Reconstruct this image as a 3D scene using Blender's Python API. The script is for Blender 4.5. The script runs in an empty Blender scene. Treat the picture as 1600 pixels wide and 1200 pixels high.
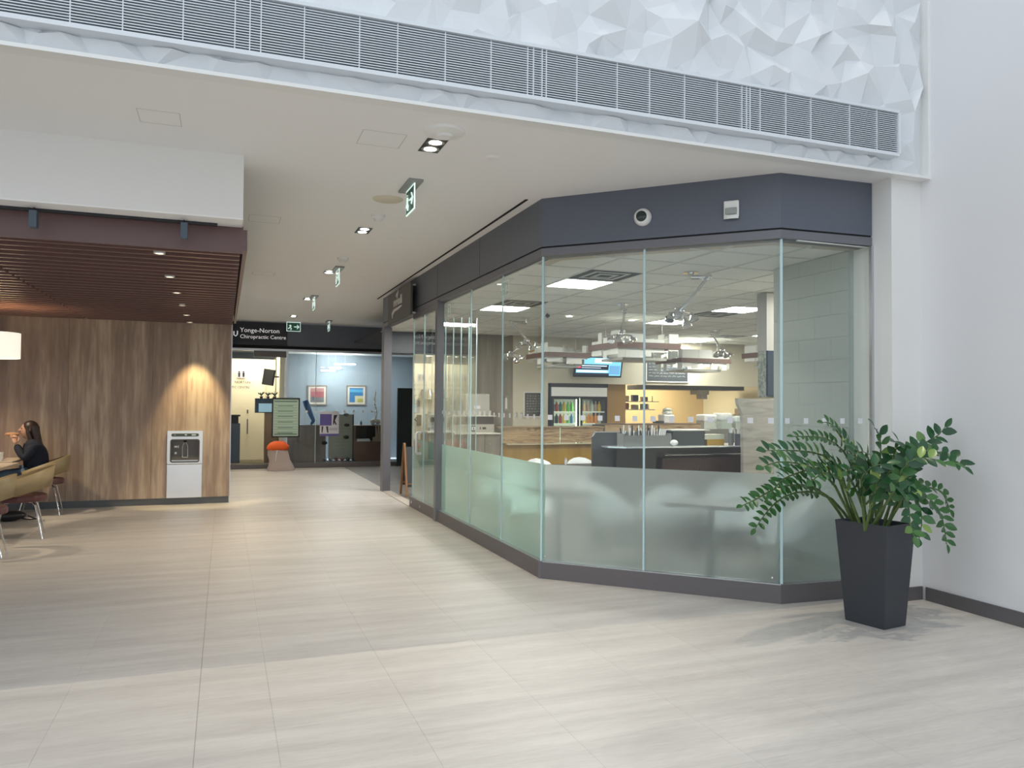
import bpy, bmesh, math, random
from mathutils import Vector, Matrix, geometry
random.seed(7)
S = bpy.context.scene
COL = S.collection
R = math.radians

# ------------------------------------------------------------------ camera, world, sun, exposure
F_PX, CAM_H = 1208.0, 1.55
yaw, pitch, roll = R(20.4), R(1.43), R(0.45)
Fw = Vector((math.sin(yaw)*math.cos(pitch), math.cos(yaw)*math.cos(pitch), math.sin(pitch)))
R0 = Fw.cross(Vector((0, 0, 1))).normalized(); U0 = R0.cross(Fw)
Rt = math.cos(roll)*R0 + math.sin(roll)*U0; Up = -math.sin(roll)*R0 + math.cos(roll)*U0
cd = bpy.data.cameras.new('camera'); cam = bpy.data.objects.new('camera', cd); COL.objects.link(cam)
m = Matrix((Rt, Up, -Fw)).transposed().to_4x4(); m.translation = (0, 0, CAM_H); cam.matrix_world = m
cd.sensor_width = 36; cd.lens = F_PX/1600*36; cd.clip_start = .05; cd.clip_end = 200
S.camera = cam

def ray(px, py): return Fw + Rt*((px-800)/F_PX) - Up*((py-600)/F_PX)
def at(px, py, Y):                       # point of the place seen at a picture point, at depth Y
    v = ray(px, py); return Vector((0, 0, CAM_H)) + v*(Y/v.y)
def at_z(px, py, z):
    v = ray(px, py); return Vector((0, 0, CAM_H)) + v*((z-CAM_H)/v.z)

W = bpy.data.worlds.new('sky'); S.world = W; W.use_nodes = True
nt = W.node_tree; nt.nodes.clear()
bg = nt.nodes.new('ShaderNodeBackground'); wo = nt.nodes.new('ShaderNodeOutputWorld')
bg.inputs[0].default_value = (.82, .905, .985, 1); bg.inputs[1].default_value = .86
nt.links.new(bg.outputs[0], wo.inputs[0])
sd = bpy.data.lights.new('sun', 'SUN'); sd.energy = .46; sd.angle = R(.6); sd.color = (1, .86, .66)
sun = bpy.data.objects.new('sun', sd); COL.objects.link(sun)
sun.rotation_euler = Vector((0, math.tan(R(4.2)), -1)).to_track_quat('-Z', 'Y').to_euler()
S.view_settings.view_transform = 'Standard'; S.view_settings.look = 'None'
S.view_settings.exposure = 0.6; S.view_settings.gamma = 1; S.view_settings.use_curve_mapping = False

# ------------------------------------------------------------------ materials
MATS = {}
def mat(name, col, rough=.5, metal=0., noise=None, bump=None, emit=0., spec=.5, coat=0.):
    """noise = (scale xyz, amount, second colour); bump = (scale xyz, strength)"""
    if name in MATS: return MATS[name]
    M = bpy.data.materials.new(name); M.use_nodes = True; n = M.node_tree.nodes; l = M.node_tree.links
    b = n['Principled BSDF']; b.inputs['Base Color'].default_value = (*col, 1)
    b.inputs['Roughness'].default_value = rough; b.inputs['Metallic'].default_value = metal
    b.inputs['Specular IOR Level'].default_value = spec
    if coat: b.inputs['Coat Weight'].default_value = coat
    if emit:
        b.inputs['Emission Color'].default_value = (*col, 1); b.inputs['Emission Strength'].default_value = emit
    tc = n.new('ShaderNodeTexCoord')
    if noise:
        mp = n.new('ShaderNodeMapping'); mp.inputs['Scale'].default_value = noise[0]
        l.new(tc.outputs['Object'], mp.inputs[0])
        t = n.new('ShaderNodeTexNoise'); t.inputs['Scale'].default_value = 1; t.inputs['Detail'].default_value = 5
        l.new(mp.outputs[0], t.inputs[0])
        r = n.new('ShaderNodeMapRange'); r.inputs[1].default_value = .35; r.inputs[2].default_value = .68
        r.inputs[4].default_value = noise[1]; l.new(t.outputs[0], r.inputs[0])
        x = n.new('ShaderNodeMix'); x.data_type = 'RGBA'; x.inputs[6].default_value = (*col, 1); x.inputs[7].default_value = (*noise[2], 1)
        l.new(r.outputs[0], x.inputs[0]); l.new(x.outputs[2], b.inputs['Base Color'])
    if bump:
        mp = n.new('ShaderNodeMapping'); mp.inputs['Scale'].default_value = bump[0]
        l.new(tc.outputs['Object'], mp.inputs[0])
        t = n.new('ShaderNodeTexNoise'); t.inputs['Scale'].default_value = 1; l.new(mp.outputs[0], t.inputs[0])
        u = n.new('ShaderNodeBump'); u.inputs['Strength'].default_value = bump[1]; u.inputs['Distance'].default_value = .02
        l.new(t.outputs[0], u.inputs['Height']); l.new(u.outputs[0], b.inputs['Normal'])
    MATS[name] = M; return M

def ramp_mat(name, scale, stops, rough=.5, fine=None, bump=.0, world=True, distort=0.):
    """streaked material: stretched noise through a colour ramp, positions in the place's own metres"""
    M = bpy.data.materials.new(name); M.use_nodes = True; n = M.node_tree.nodes; l = M.node_tree.links
    b = n['Principled BSDF']; b.inputs['Roughness'].default_value = rough
    if world:
        g = n.new('ShaderNodeNewGeometry'); src = g.outputs['Position']
    else:
        g = n.new('ShaderNodeTexCoord'); src = g.outputs['Object']
    mp = n.new('ShaderNodeMapping'); mp.inputs['Scale'].default_value = scale; l.new(src, mp.inputs[0])
    t = n.new('ShaderNodeTexNoise'); t.inputs['Scale'].default_value = 1; t.inputs['Detail'].default_value = 6
    t.inputs['Roughness'].default_value = .6; t.inputs['Distortion'].default_value = distort; l.new(mp.outputs[0], t.inputs[0])
    cr = n.new('ShaderNodeValToRGB'); e = cr.color_ramp.elements
    while len(e) < len(stops): e.new(.5)
    for k, (p, c) in enumerate(stops): e[k].position = p; e[k].color = (*c, 1)
    fac = t.outputs[0]
    if fine:
        mq = n.new('ShaderNodeMapping'); mq.inputs['Scale'].default_value = fine; l.new(src, mq.inputs[0])
        t2 = n.new('ShaderNodeTexNoise'); t2.inputs['Scale'].default_value = 1; t2.inputs['Detail'].default_value = 5; l.new(mq.outputs[0], t2.inputs[0])
        x = n.new('ShaderNodeMix'); x.inputs[0].default_value = .27
        l.new(t.outputs[0], x.inputs[2]); l.new(t2.outputs[0], x.inputs[3]); fac = x.outputs[0]
    oi = n.new('ShaderNodeObjectInfo'); ma = n.new('ShaderNodeMath'); ma.operation = 'MULTIPLY_ADD'
    ma.inputs[1].default_value = .03; l.new(oi.outputs['Random'], ma.inputs[0]); l.new(fac, ma.inputs[2])
    l.new(ma.outputs[0], cr.inputs[0]); l.new(cr.outputs[0], b.inputs['Base Color'])
    if bump:
        u = n.new('ShaderNodeBump'); u.inputs['Strength'].default_value = bump; u.inputs['Distance'].default_value = .004
        l.new(fac, u.inputs['Height']); l.new(u.outputs[0], b.inputs['Normal'])
    MATS[name] = M; return M

def glass_mat(name, tint, refl=1.0, ior=1.5):
    M = bpy.data.materials.new(name); M.use_nodes = True; n = M.node_tree.nodes; l = M.node_tree.links; n.clear()
    o = n.new('ShaderNodeOutputMaterial'); t = n.new('ShaderNodeBsdfTransparent'); t.inputs[0].default_value = (*tint, 1)
    g = n.new('ShaderNodeBsdfGlossy'); g.inputs['Roughness'].default_value = .01; g.inputs[0].default_value = (refl, refl, refl, 1)
    f = n.new('ShaderNodeFresnel'); f.inputs[0].default_value = ior; x = n.new('ShaderNodeMixShader')
    ge = n.new('ShaderNodeNewGeometry'); fr_ = n.new('ShaderNodeMath'); fr_.operation = 'SUBTRACT'; fr_.inputs[0].default_value = 1
    mu = n.new('ShaderNodeMath'); mu.operation = 'MULTIPLY'; l.new(ge.outputs['Backfacing'], fr_.inputs[1]); l.new(fr_.outputs[0], mu.inputs[1]); l.new(f.outputs[0], mu.inputs[0])
    l.new(mu.outputs[0], x.inputs[0]); l.new(t.outputs[0], x.inputs[1]); l.new(g.outputs[0], x.inputs[2]); l.new(x.outputs[0], o.inputs[0])
    MATS[name] = M; return M

def frost_mat(name, col, rough=.35, white=.3):
    M = bpy.data.materials.new(name); M.use_nodes = True; n = M.node_tree.nodes; l = M.node_tree.links; n.clear()
    o = n.new('ShaderNodeOutputMaterial'); t = n.new('ShaderNodeBsdfRefraction'); t.inputs['Color'].default_value = (*col, 1)
    t.inputs['Roughness'].default_value = rough; t.inputs['IOR'].default_value = 1.10
    g = n.new('ShaderNodeBsdfDiffuse'); g.inputs[0].default_value = (*col, 1)
    tr = n.new('ShaderNodeBsdfTranslucent'); tr.inputs[0].default_value = (*col, 1)
    a = n.new('ShaderNodeMixShader'); a.inputs[0].default_value = .5; l.new(g.outputs[0], a.inputs[1]); l.new(tr.outputs[0], a.inputs[2])
    x = n.new('ShaderNodeMixShader'); x.inputs[0].default_value = white
    l.new(t.outputs[0], x.inputs[1]); l.new(a.outputs[0], x.inputs[2]); l.new(x.outputs[0], o.inputs[0])
    MATS[name] = M; return M

WHITE = mat('white_paint', (.80, .79, .77), .6)
CEIL = mat('ceiling_paint', (.88, .87, .86), .8)
ATRIUM = mat('atrium_wall_paint', (.80, .79, .80), .6)
RELIEF = mat('white_relief', (.74, .765, .79), .26)
GREYMET = mat('grey_header_metal', (.112, .125, .158), .38, spec=.5)
GREYTRIM = mat('grey_trim_metal', (.16, .16, .18), .4)
KICK = mat('kick_plate_metal', (.13, .12, .125), .45)
SLOT = mat('black_gap', (.01, .01, .012), .8)
BLACK = mat('black_plastic', (.015, .015, .018), .4)
CHROME = mat('chrome', (.75, .75, .76), .15, 1)
STEEL = mat('brushed_steel', (.82, .85, .90), .22, .6, bump=((2, 2, .6), .4))
ALU = mat('satin_aluminium', (.6, .61, .63), .35, 1)
WHITEP = mat('white_plastic', (.82, .82, .80), .35)
GRILLE = mat('grille_white', (.72, .76, .80), .4)
BROWN = mat('dark_brown_laminate', (.15, .088, .085), .42)
SLATM = mat('dark_brown_slat', (.19, .105, .092), .34)
DARKV = mat('dark_void', (.02, .012, .012), .8)
WOOD = ramp_mat('oak_grey_laminate', (3.0, 3.0, .16), [(.30, (.19, .125, .098)), (.43, (.28, .195, .15)), (.53, (.38, .275, .205)), (.62, (.54, .43, .32)), (.74, (.62, .51, .39))], .5, fine=(22, 22, 2.5), bump=.08)
FLOORM = ramp_mat('porcelain_tile', (.7, 6.5, 1), [(.28, (.40, .375, .35)), (.45, (.48, .455, .43)), (.58, (.545, .52, .49)), (.72, (.61, .585, .55))], .42, fine=(9, 60, 1), bump=.05)
GROUT = mat('grout', (.36, .34, .32), .8)
CAFEFLOOR = mat('cafe_floor', (.17, .16, .15), .4, noise=((3, 3, 3), .6, (.24, .225, .21)))
GLASS = glass_mat('clear_glass', (.968, .988, .980))
GLASS2 = glass_mat('far_glass', (.86, .91, .93))
FROST = frost_mat('frosted_film_grey', (.74, .80, .79), .7, .42)
FROSTG = frost_mat('frosted_film_green', (.60, .86, .78), .7, .48)
EDGE = mat('polished_glass_edge', (.50, .68, .70), .15)
DOT = mat('white_vinyl', (.78, .78, .80), .6)
LEDP = mat('lit_panel', (1, .98, .92), .5, emit=36.0)
LAMPON = mat('lit_lamp', (1, .93, .80), .5, emit=9.0)
CREAM = mat('cream_wall', (.66, .62, .49), .6)
CREAMD = mat('cream_shade_wall', (.58, .55, .46), .6)
BLUEW = mat('pale_blue_wall', (.27, .325, .375), .7)
VENEER = ramp_mat('grey_veneer', (7, 7, .5), [(.3, (.14, .125, .10)), (.5, (.22, .20, .165)), (.7, (.30, .275, .23))], .5)
ZEBRA = ramp_mat('zebrano_laminate', (1.1, 1.1, 13), [(.30, (.10, .05, .025)), (.40, (.36, .23, .12)), (.50, (.52, .38, .22)), (.60, (.22, .12, .06)), (.66, (.50, .36, .20)), (.8, (.62, .47, .29))], .4, distort=1.6)
OCHRE = ramp_mat('ochre_laminate', (5, 5, .6), [(.3, (.34, .19, .035)), (.6, (.46, .28, .06)), (.8, (.54, .34, .09))], .45)
OCHREK = mat('warm_kitchen_wall', (.60, .46, .26), .6)
MARBLE = ramp_mat('grey_stone_laminate', (2.2, 2.2, 15), [(.3, (.20, .19, .17)), (.5, (.30, .285, .26)), (.7, (.37, .35, .32))], .45, distort=.8)
GRANITE = mat('green_grey_granite', (.12, .15, .13), .3, noise=((26, 26, 26), 1, (.36, .38, .34)))
PANELG = mat('warm_grey_panel', (.36, .345, .32), .5)
DARKG = mat('charcoal_laminate', (.075, .078, .082), .4)
LEATHER = mat('brown_leather', (.055, .03, .028), .45)
SHELLW = mat('white_shell', (.80, .82, .83), .35)
TABLED = mat('dark_table_top', (.055, .045, .04), .4)
OCTILE = mat('acoustic_tile', (.76, .77, .73), .85, noise=((60, 60, 60), .5, (.70, .71, .68)))
TBAR = mat('ceiling_grid_bar', (.60, .61, .58), .5)
PLANTER = mat('anthracite_planter', (.040, .045, .056), .45)
SOIL = mat('soil', (.03, .022, .016), .95, noise=((60, 60, 60), 1, (.07, .05, .035)))
STEM = mat('plant_stem', (.11, .17, .045), .45, noise=((30, 30, 30), .8, (.05, .09, .03)))
TAN = mat('tan_ply_shell', (.34, .26, .14), .45, noise=((2, 2, 14), .6, (.27, .20, .11)))
MAROON = mat('maroon_vinyl', (.10, .032, .035), .4)
TABLEW = mat('beige_table_top', (.52, .43, .34), .4)

# ------------------------------------------------------------------ mesh building
class MB:
    def __init__(s): s.v = []; s.f = []
    def add(s, vs, fs):
        o = len(s.v); s.v += [tuple(v) for v in vs]; s.f += [tuple(i+o for i in f) for f in fs]; return s
    def box(s, a, b):
        x0, y0, z0 = a; x1, y1, z1 = b
        if x0 > x1: x0, x1 = x1, x0
        if y0 > y1: y0, y1 = y1, y0
        if z0 > z1: z0, z1 = z1, z0
        return s.add([(x0,y0,z0),(x1,y0,z0),(x1,y1,z0),(x0,y1,z0),(x0,y0,z1),(x1,y0,z1),(x1,y1,z1),(x0,y1,z1)],
                     [(0,3,2,1),(4,5,6,7),(0,1,5,4),(1,2,6,5),(2,3,7,6),(3,0,4,7)])
    def prism(s, pts, z0, z1):
        n = len(pts)
        ar = sum(pts[i][0]*pts[(i+1) % n][1]-pts[(i+1) % n][0]*pts[i][1] for i in range(n))
        if ar < 0: pts = pts[::-1]
        return s.add([(p[0],p[1],z0) for p in pts]+[(p[0],p[1],z1) for p in pts],
                     [tuple(range(n))[::-1], tuple(range(n, 2*n))]+[(i,(i+1) % n,(i+1) % n+n,i+n) for i in range(n)])
    def vprism(s, pts, y0, y1):              # outline in x,z pushed along y
        n = len(pts)
        ar = sum(pts[i][0]*pts[(i+1) % n][1]-pts[(i+1) % n][0]*pts[i][1] for i in range(n))
        if ar < 0: pts = pts[::-1]
        return s.add([(p[0],y0,p[1]) for p in pts]+[(p[0],y1,p[1]) for p in pts],
                     [tuple(range(n)), tuple(range(n, 2*n))[::-1]]+[(i,i+n,(i+1) % n+n,(i+1) % n) for i in range(n)])
    def tube(s, pts, r, n=8, cap=True):
        pts = [Vector(p) for p in pts]; k = len(pts)
        rs = r if isinstance(r, (list, tuple)) else [r]*k
        vs = []; ref = None
        for i in range(k):
            d = (pts[min(i+1, k-1)]-pts[max(i-1, 0)]).normalized()
            if ref is None: ref = d.orthogonal().normalized()
            ref = (ref-d*ref.dot(d)).normalized(); w = d.cross(ref)
            for j in range(n):
                a = 2*math.pi*j/n; vs.append(pts[i]+(ref*math.cos(a)+w*math.sin(a))*rs[i])
        fs = [(i*n+j, i*n+(j+1) % n, (i+1)*n+(j+1) % n, (i+1)*n+j) for i in range(k-1) for j in range(n)]
        if cap: fs += [tuple(range(n))[::-1], tuple(range((k-1)*n, k*n))]
        return s.add(vs, fs)
    def lathe(s, prof, c=(0,0,0), n=16, axis='z', cap=True):
        vs = []
        for r, h in prof:
            for j in range(n):
                a = 2*math.pi*j/n; x, y = r*math.cos(a), r*math.sin(a)
                if axis == 'z': vs.append((c[0]+x, c[1]+y, c[2]+h))
                elif axis == 'y': vs.append((c[0]+x, c[1]+h, c[2]+y))
                else: vs.append((c[0]+h, c[1]+x, c[2]+y))
        k = len(prof)
        fs = [(i*n+j, i*n+(j+1) % n, (i+1)*n+(j+1) % n, (i+1)*n+j) for i in range(k-1) for j in range(n)]
        if cap: fs += [tuple(range(n))[::-1], tuple(range((k-1)*n, k*n))]
        return s.add(vs, fs)
    def sphere(s, c, r, n=12, m=8):
        rx, ry, rz = r if isinstance(r, (list, tuple)) else (r, r, r)
        vs = [(c[0], c[1], c[2]-rz)]
        for i in range(1, m):
            t = math.pi*i/m
            for j in range(n):
                a = 2*math.pi*j/n
                vs.append((c[0]+rx*math.sin(t)*math.cos(a), c[1]+ry*math.sin(t)*math.sin(a), c[2]-rz*math.cos(t)))
        vs.append((c[0], c[1], c[2]+rz)); L = len(vs)-1
        fs = [(0, 1+(j+1) % n, 1+j) for j in range(n)]+[(L, L-n+j, L-n+(j+1) % n) for j in range(n)]
        fs += [(1+i*n+j, 1+i*n+(j+1) % n, 1+(i+1)*n+(j+1) % n, 1+(i+1)*n+j) for i in range(m-2) for j in range(n)]
        return s.add(vs, fs)
    def xf(s, M):
        s.v = [tuple(M @ Vector(v)) for v in s.v]; return s
    def mesh(s, name, mt, smooth=False):
        me = bpy.data.meshes.new(name); me.from_pydata(s.v, [], s.f)
        if smooth: me.shade_smooth()
        me.materials.append(mt); me.update(); return me

def link(name, me, parent=None, loc=(0,0,0), rz=0):
    o = bpy.data.objects.new(name, me); COL.objects.link(o); o.location = loc; o.rotation_euler = (0, 0, rz)
    if parent: o.parent = parent
    return o
def part(name, mb, mt, parent, smooth=False, bev=0, label=None, kind=None, loc=(0,0,0)):
    o = link(name, mb.mesh(name, mt, smooth), parent, loc)
    if bev:
        b = o.modifiers.new('bevel', 'BEVEL'); b.width = bev; b.segments = 2; b.limit_method = 'ANGLE'
    if smooth and not bev:
        e = o.modifiers.new('split', 'EDGE_SPLIT'); e.split_angle = R(50)
    if label: o['label'] = label
    if kind: o['kind'] = kind
    return o
def tag(o, label, cat, group=None):
    o['label'] = label; o['category'] = cat
    if group: o['group'] = group
    return o
def thing(name, label, cat, loc=(0,0,0), rz=0, group=None):
    o = link(name, None, None, loc, rz); return tag(o, label, cat, group)
def single(name, mb, mt, label, cat, group=None, smooth=False, bev=0, loc=(0,0,0)):
    return tag(part(name, mb, mt, None, smooth, bev, loc=loc), label, cat, group)
def struct(name, mb=None, mt=None, bev=0):
    o = part(name, mb, mt, None, bev=bev) if mb else link(name, None)
    o['kind'] = 'structure'; return o
def dup(root, loc, rz=None, label=None, group=None, parent=None):
    r = root.copy(); COL.objects.link(r); r.location = loc
    if rz is not None: r.rotation_euler = (0, 0, rz)
    if parent: r.parent = parent
    if label: r['label'] = label
    if group: r['group'] = group
    for ch in list(root.children):
        c = ch.copy(); COL.objects.link(c); c.parent = r
        for g in list(ch.children):
            d = g.copy(); COL.objects.link(d); d.parent = c
    return r
def bx(a, b): return MB().box(a, b)
def cen(c, s): return MB().box([c[i]-s[i]/2 for i in range(3)], [c[i]+s[i]/2 for i in range(3)])
def text_mesh(body, size, mt, ext=.001, align='LEFT'):
    cu = bpy.data.curves.new('lettering', 'FONT'); cu.body = body; cu.size = size; cu.extrude = ext; cu.align_x = align; cu.resolution_u = 2
    o = bpy.data.objects.new('lettering', cu); COL.objects.link(o)
    me = bpy.data.meshes.new_from_object(o.evaluated_get(bpy.context.evaluated_depsgraph_get()))
    bpy.data.objects.remove(o); bpy.data.curves.remove(cu); me.materials.clear(); me.materials.append(mt); return me
def lettering(body, size, mt, parent, loc, rot=(math.pi/2, 0, 0), name='lettering', align='LEFT'):
    o = link(name, text_mesh(body, size, mt, align=align), parent, loc); o.rotation_euler = rot; return o
def offs(poly, d):                           # offset an open polyline to its left by d, mitred
    out = []
    for i, p in enumerate(poly):
        p = Vector(p)
        ns = []
        if i > 0: e = (p-Vector(poly[i-1])).normalized(); ns.append(Vector((-e.y, e.x)))
        if i < len(poly)-1: e = (Vector(poly[i+1])-p).normalized(); ns.append(Vector((-e.y, e.x)))
        n = sum(ns, Vector((0, 0))).normalized(); out.append(p+n*(d/n.dot(ns[0])))
    return out
def strips(poly, d0, d1, z0, z1):            # one mitred prism per leg of the line
    a, b = offs(poly, d0), offs(poly, d1)
    return [MB().prism([a[i], a[i+1], b[i+1], b[i]], z0, z1) for i in range(len(poly)-1)]

CZ = 3.39     # corridor ceiling
IZ = 2.86     # cafe ceiling
# ------------------------------------------------------------------ floor
floor = struct('floor', bx((-14, -14, -.06), (8, 21, -.004)), GROUT)
xs = [.25+.65*k for k in range(-1, 8)]; xs[0] = -.1
xs = [-.1-.65*k for k in range(11, 0, -1)]+xs+[5.29]
xs = sorted(set(round(x, 3) for x in xs))
ys = [.78+1.02*k for k in range(0, 18)]
tcache = {}
for j in range(len(ys)-1):
    for i in range(len(xs)-1):
        x0, x1, y0, y1 = xs[i], xs[i+1], ys[j], ys[j+1]
        if x0 > 2.6 and y0 > 7.5: continue
        if x0 > 4.2 and y0 > 5.8: continue
        if x0 < -5 and y0 > 9: continue
        if y0 < 4 and x0 < -4.6: continue
        if x1 < .1 and y0 > 13.2: continue
        w = round(x1-x0, 3); gl = .0016 if abs(x0+.1) < .01 else .0004; key = (w, gl)
        if key not in tcache: tcache[key] = bx((gl, .0003, -.004), (w-.0004, 1.0197, 0)).mesh('tile', FLOORM)
        link('tile', tcache[key], floor, (x0, y0, 0))
part('outer_tiles', bx((-14, -14, -.004), (5.3, .779, 0)).box((-14, .781, -.004), (-7.3, 21, 0)), FLOORM, floor)
cf = struct('floor_cafe', MB().prism([(2.70, 18.6), (2.72, 6.42), (4.13, 5.03), (5.0, 5.0), (12, 5.0), (12, 18.6)], .0, .006), CAFEFLOOR)
# ------------------------------------------------------------------ ceilings and walls
ceil = struct('ceiling', bx((-9, 4.72, CZ), (12, 21, CZ+.15)), CEIL)
part('shadow_gap', bx((2.515, 6.45, CZ-.006), (2.54, 13.7, CZ-.0005)), SLOT, ceil)
for (x, y, w) in ((.85, 5.2, .3), (-.55, 5.35, .25), (.2, 8.0, .3), (.35, 11.5, .3)):
    mb = MB()
    for a, b in (((0, 0), (w, .004)), ((0, w), (w, w+.004)), ((0, 0), (.004, w)), ((w, 0), (w+.004, w+.004))):
        mb.box((x+a[0], y+a[1], CZ-.001), (x+b[0], y+b[1], CZ+.001))
    part('access_hatch', mb, mat('hatch_line', (.5, .49, .47), .8), ceil)
wr = struct('wall_right', bx((5.30, -9, 0), (5.5, 4.9, 9)), ATRIUM)
struct('baseboard_right', bx((5.286, -9, 0), (5.30, 4.68, .105)), KICK)
struct('wall_column', bx((4.99, 4.72, 0), (5.30, 5.15, CZ)), WHITE)
struct('baseboard_column', bx((4.985, 4.705, 0), (5.286, 4.72, .105)), KICK)
struct('trim_1', bx((4.965, 4.90, 0), (4.99, 4.93, 2.87)), ALU)
# textured relief wall above the opening, cut out for the grille
GX1, GZ0, GZ1, TY = 4.94, 3.535, 3.855, 4.70
pts = []; h = []
def addp(x, z, hh): pts.append(Vector((x, z))); h.append(hh)
for k in range(0, 26):
    x = -2.2+7.48*k/25; addp(x, 3.40, random.uniform(.0, .012))
for k in range(1, 9): addp(5.28, 3.40+2.9*k/8, random.uniform(0, .02))
cell = .125; nx, nz = 60, 25
for i in range(nx):
    for j in range(nz):
        x = -2.2+i*cell+random.uniform(.02, .15); z = 3.46+j*cell+random.uniform(.02, .15)
        if x > 5.24 or z > 6.4 or random.random() < .25: continue
        if x < GX1+.03 and GZ0-.04 < z < GZ1+.04: continue
        lim = .05 if (x < GX1+.1 and GZ0-.12 < z < GZ1+.12) else 1
        addp(x, z, min(lim, random.uniform(.0, .065) if random.random() < .72 else random.uniform(.07, .125)))
for k in range(80):
    x = -2.2+(GX1+2.2)*k/79
    for z, hh in ((GZ0-.03, random.uniform(.0, .06)), (GZ1+.03, random.uniform(.0, .06)), (GZ0+.01, -.002), (GZ1-.01, -.002)): addp(x, z, hh)
for k in range(4): addp(GX1+.03, GZ0+.08*k, random.uniform(0, .05)); addp(GX1-.01, GZ0+.02+.08*k, -.002)
vv, ee, ff, *_ = geometry.delaunay_2d_cdt(pts, [], [], 0, 1e-5)
me = MB()
HH = [h[min(range(len(pts)), key=lambda q: (pts[q]-v).length_squared)] if False else 0 for v in vv]
look = {(round(p.x, 4), round(p.y, 4)): hh for p, hh in zip(pts, h)}
me.v = [(v.x, TY-look.get((round(v.x, 4), round(v.y, 4)), .02), v.y) for v in vv]
for f in ff:
    c = sum((vv[i] for i in f), Vector((0, 0)))/len(f)
    me.f.append(tuple(f))
wt = struct('wall_textured', bx((-9, 4.705, CZ+.0), (5.30, 4.719, 9)), ATRIUM)
part('relief_panel', me, RELIEF, wt)
part('edge_bead', bx((-9, 4.62, CZ-.01), (5.30, 4.72, CZ+.012)), WHITEP, wt)
part('edge_bead', bx((5.275, 4.62, CZ+.012), (5.30, 4.705, 9)), WHITEP, wt)
vent = thing('linear_air_grille', 'long white linear air grille set in the crumpled white wall', 'vent', (0, 4.60, 0))
part('backing', bx((-2.6, .07, GZ0), (GX1, .095, GZ1)), mat('vent_dark', (.10, .12, .15), .7), vent)
part('frame', bx((-2.6, -.012, GZ0-.022), (GX1, .10, GZ0)).box((-2.6, -.012, GZ1), (GX1, .10, GZ1+.022)).box((GX1-.01, -.012, GZ0), (GX1+.014, .10, GZ1)), GRILLE, vent)
NB = 20
sm = MB()
sm.add([(-2.6, 0, 0), (GX1-.012, 0, 0), (GX1-.012, .035, .0075), (-2.6, .035, .0075), (-2.6, 0, .0055), (GX1-.012, 0, .0055), (GX1-.012, .035, .013), (-2.6, .035, .013)],
       [(0,3,2,1),(4,5,6,7),(0,1,5,4),(1,2,6,5),(2,3,7,6),(3,0,4,7)])
sme = sm.mesh('blade', GRILLE)
for k in range(NB): link('blade', sme, vent, (0, 0, GZ0+.004+k*(GZ1-GZ0-.008)/NB))
bar = bx((0, .001, GZ0), (.006, .05, GZ1)).mesh('support_bar', GRILLE)
xjs = [-1.25, .12, 1.87, 3.52, 4.2]
for x in (-.8, -.55, -.25, .02, .40, .72, .95, 1.25, 1.55, 1.8, 2.15, 2.45, 2.7, 2.98, 3.25, 3.46, 3.62, 3.85, 4.08, 4.45, 4.72): link('support_bar', bar, vent, (x, 0, 0))
for x in (.10, .16, 1.84, 1.90, 1.93, 3.50, 3.53): link('support_bar', bar, vent, (x, -.002, 0))

# ------------------------------------------------------------------ bulkhead, slatted canopy, wood wall (left)
struct('wall_bulkhead', bx((-9, 6.09, 2.915), (.11, 6.42, CZ)), WHITE)
struct('trim_2', bx((-9, 6.09, 2.905), (.11, 6.30, 2.915)), CEIL)
can = thing('slatted_canopy', 'dark brown slatted ceiling canopy hung over the seating area', 'ceiling canopy', (0, 0, 0))
part('fascia', bx((-9, 6.43, 2.715), (.12, 6.46, 2.925)), BROWN, can)
part('back_panel', bx((-9, 6.46, 2.86), (.12, 12.58, 2.90)), DARKV, can)
part('side_panel', bx((.12, 6.43, 2.74), (.15, 12.58, 2.90)), BROWN, can)
sl1 = bx((-1.865, 0, 2.715), (.10, .042, 2.80)).mesh('slat', SLATM); sl2 = bx((-7, 0, 2.715), (-1.89, .042, 2.80)).mesh('slat', SLATM)
y = 6.55
while y < 12.5:
    link('slat', sl1, can, (0, y, 0)); link('slat', sl2, can, (0, y, 0)); y += .205
for k, Y in enumerate((6.70, 7.94, 9.08, 10.27, 11.4, 12.45)):
    cl = thing('canopy_downlight', 'small round downlight between the slats, %s from the front' % ('nearest', 'second', 'third', 'fourth', 'fifth', 'sixth')[k], 'downlight', (-.5, Y, 2.72), 0, 'downlights in the slatted canopy')
    part('ring', MB().lathe([(.032, -.006), (.044, -.006), (.044, .138), (.032, .138), (.032, -.006)], n=16, cap=False), WHITEP, cl, True)
    part('lens', MB().lathe([(.001, .0), (.031, .0)], n=16, cap=False), mat('warm_lens', (1, .85, .6), .5, emit=2), cl)
sp = bpy.data.lights.new('canopy_spot', 'SPOT'); sp.energy = 110; sp.color = (1, .78, .42); sp.spot_size = R(50); sp.spot_blend = .6; sp.shadow_soft_size = .03
o = bpy.data.objects.new('canopy_spot', sp); COL.objects.link(o); o.location = (-.42, 12.14, 2.66); o.rotation_euler = Vector((0, .28, -1)).to_track_quat('-Z', 'Y').to_euler()
for (x, y, e) in ((-3.2, 11.2, 130), (-3.4, 9.0, 90), (-.6, 9.5, 70)):
    sp2 = bpy.data.lights.new('seating_spot', 'SPOT'); sp2.energy = e; sp2.color = (1, .82, .58); sp2.spot_size = R(110); sp2.spot_blend = .8; sp2.shadow_soft_size = .06
    o = bpy.data.objects.new('seating_spot', sp2); COL.objects.link(o); o.location = (x, y, 2.68)
ww = struct('wall_wood')
edges = [.09, -1.0, -2.1, -3.2, -4.3, -5.4, -6.5, -7.6]
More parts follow.
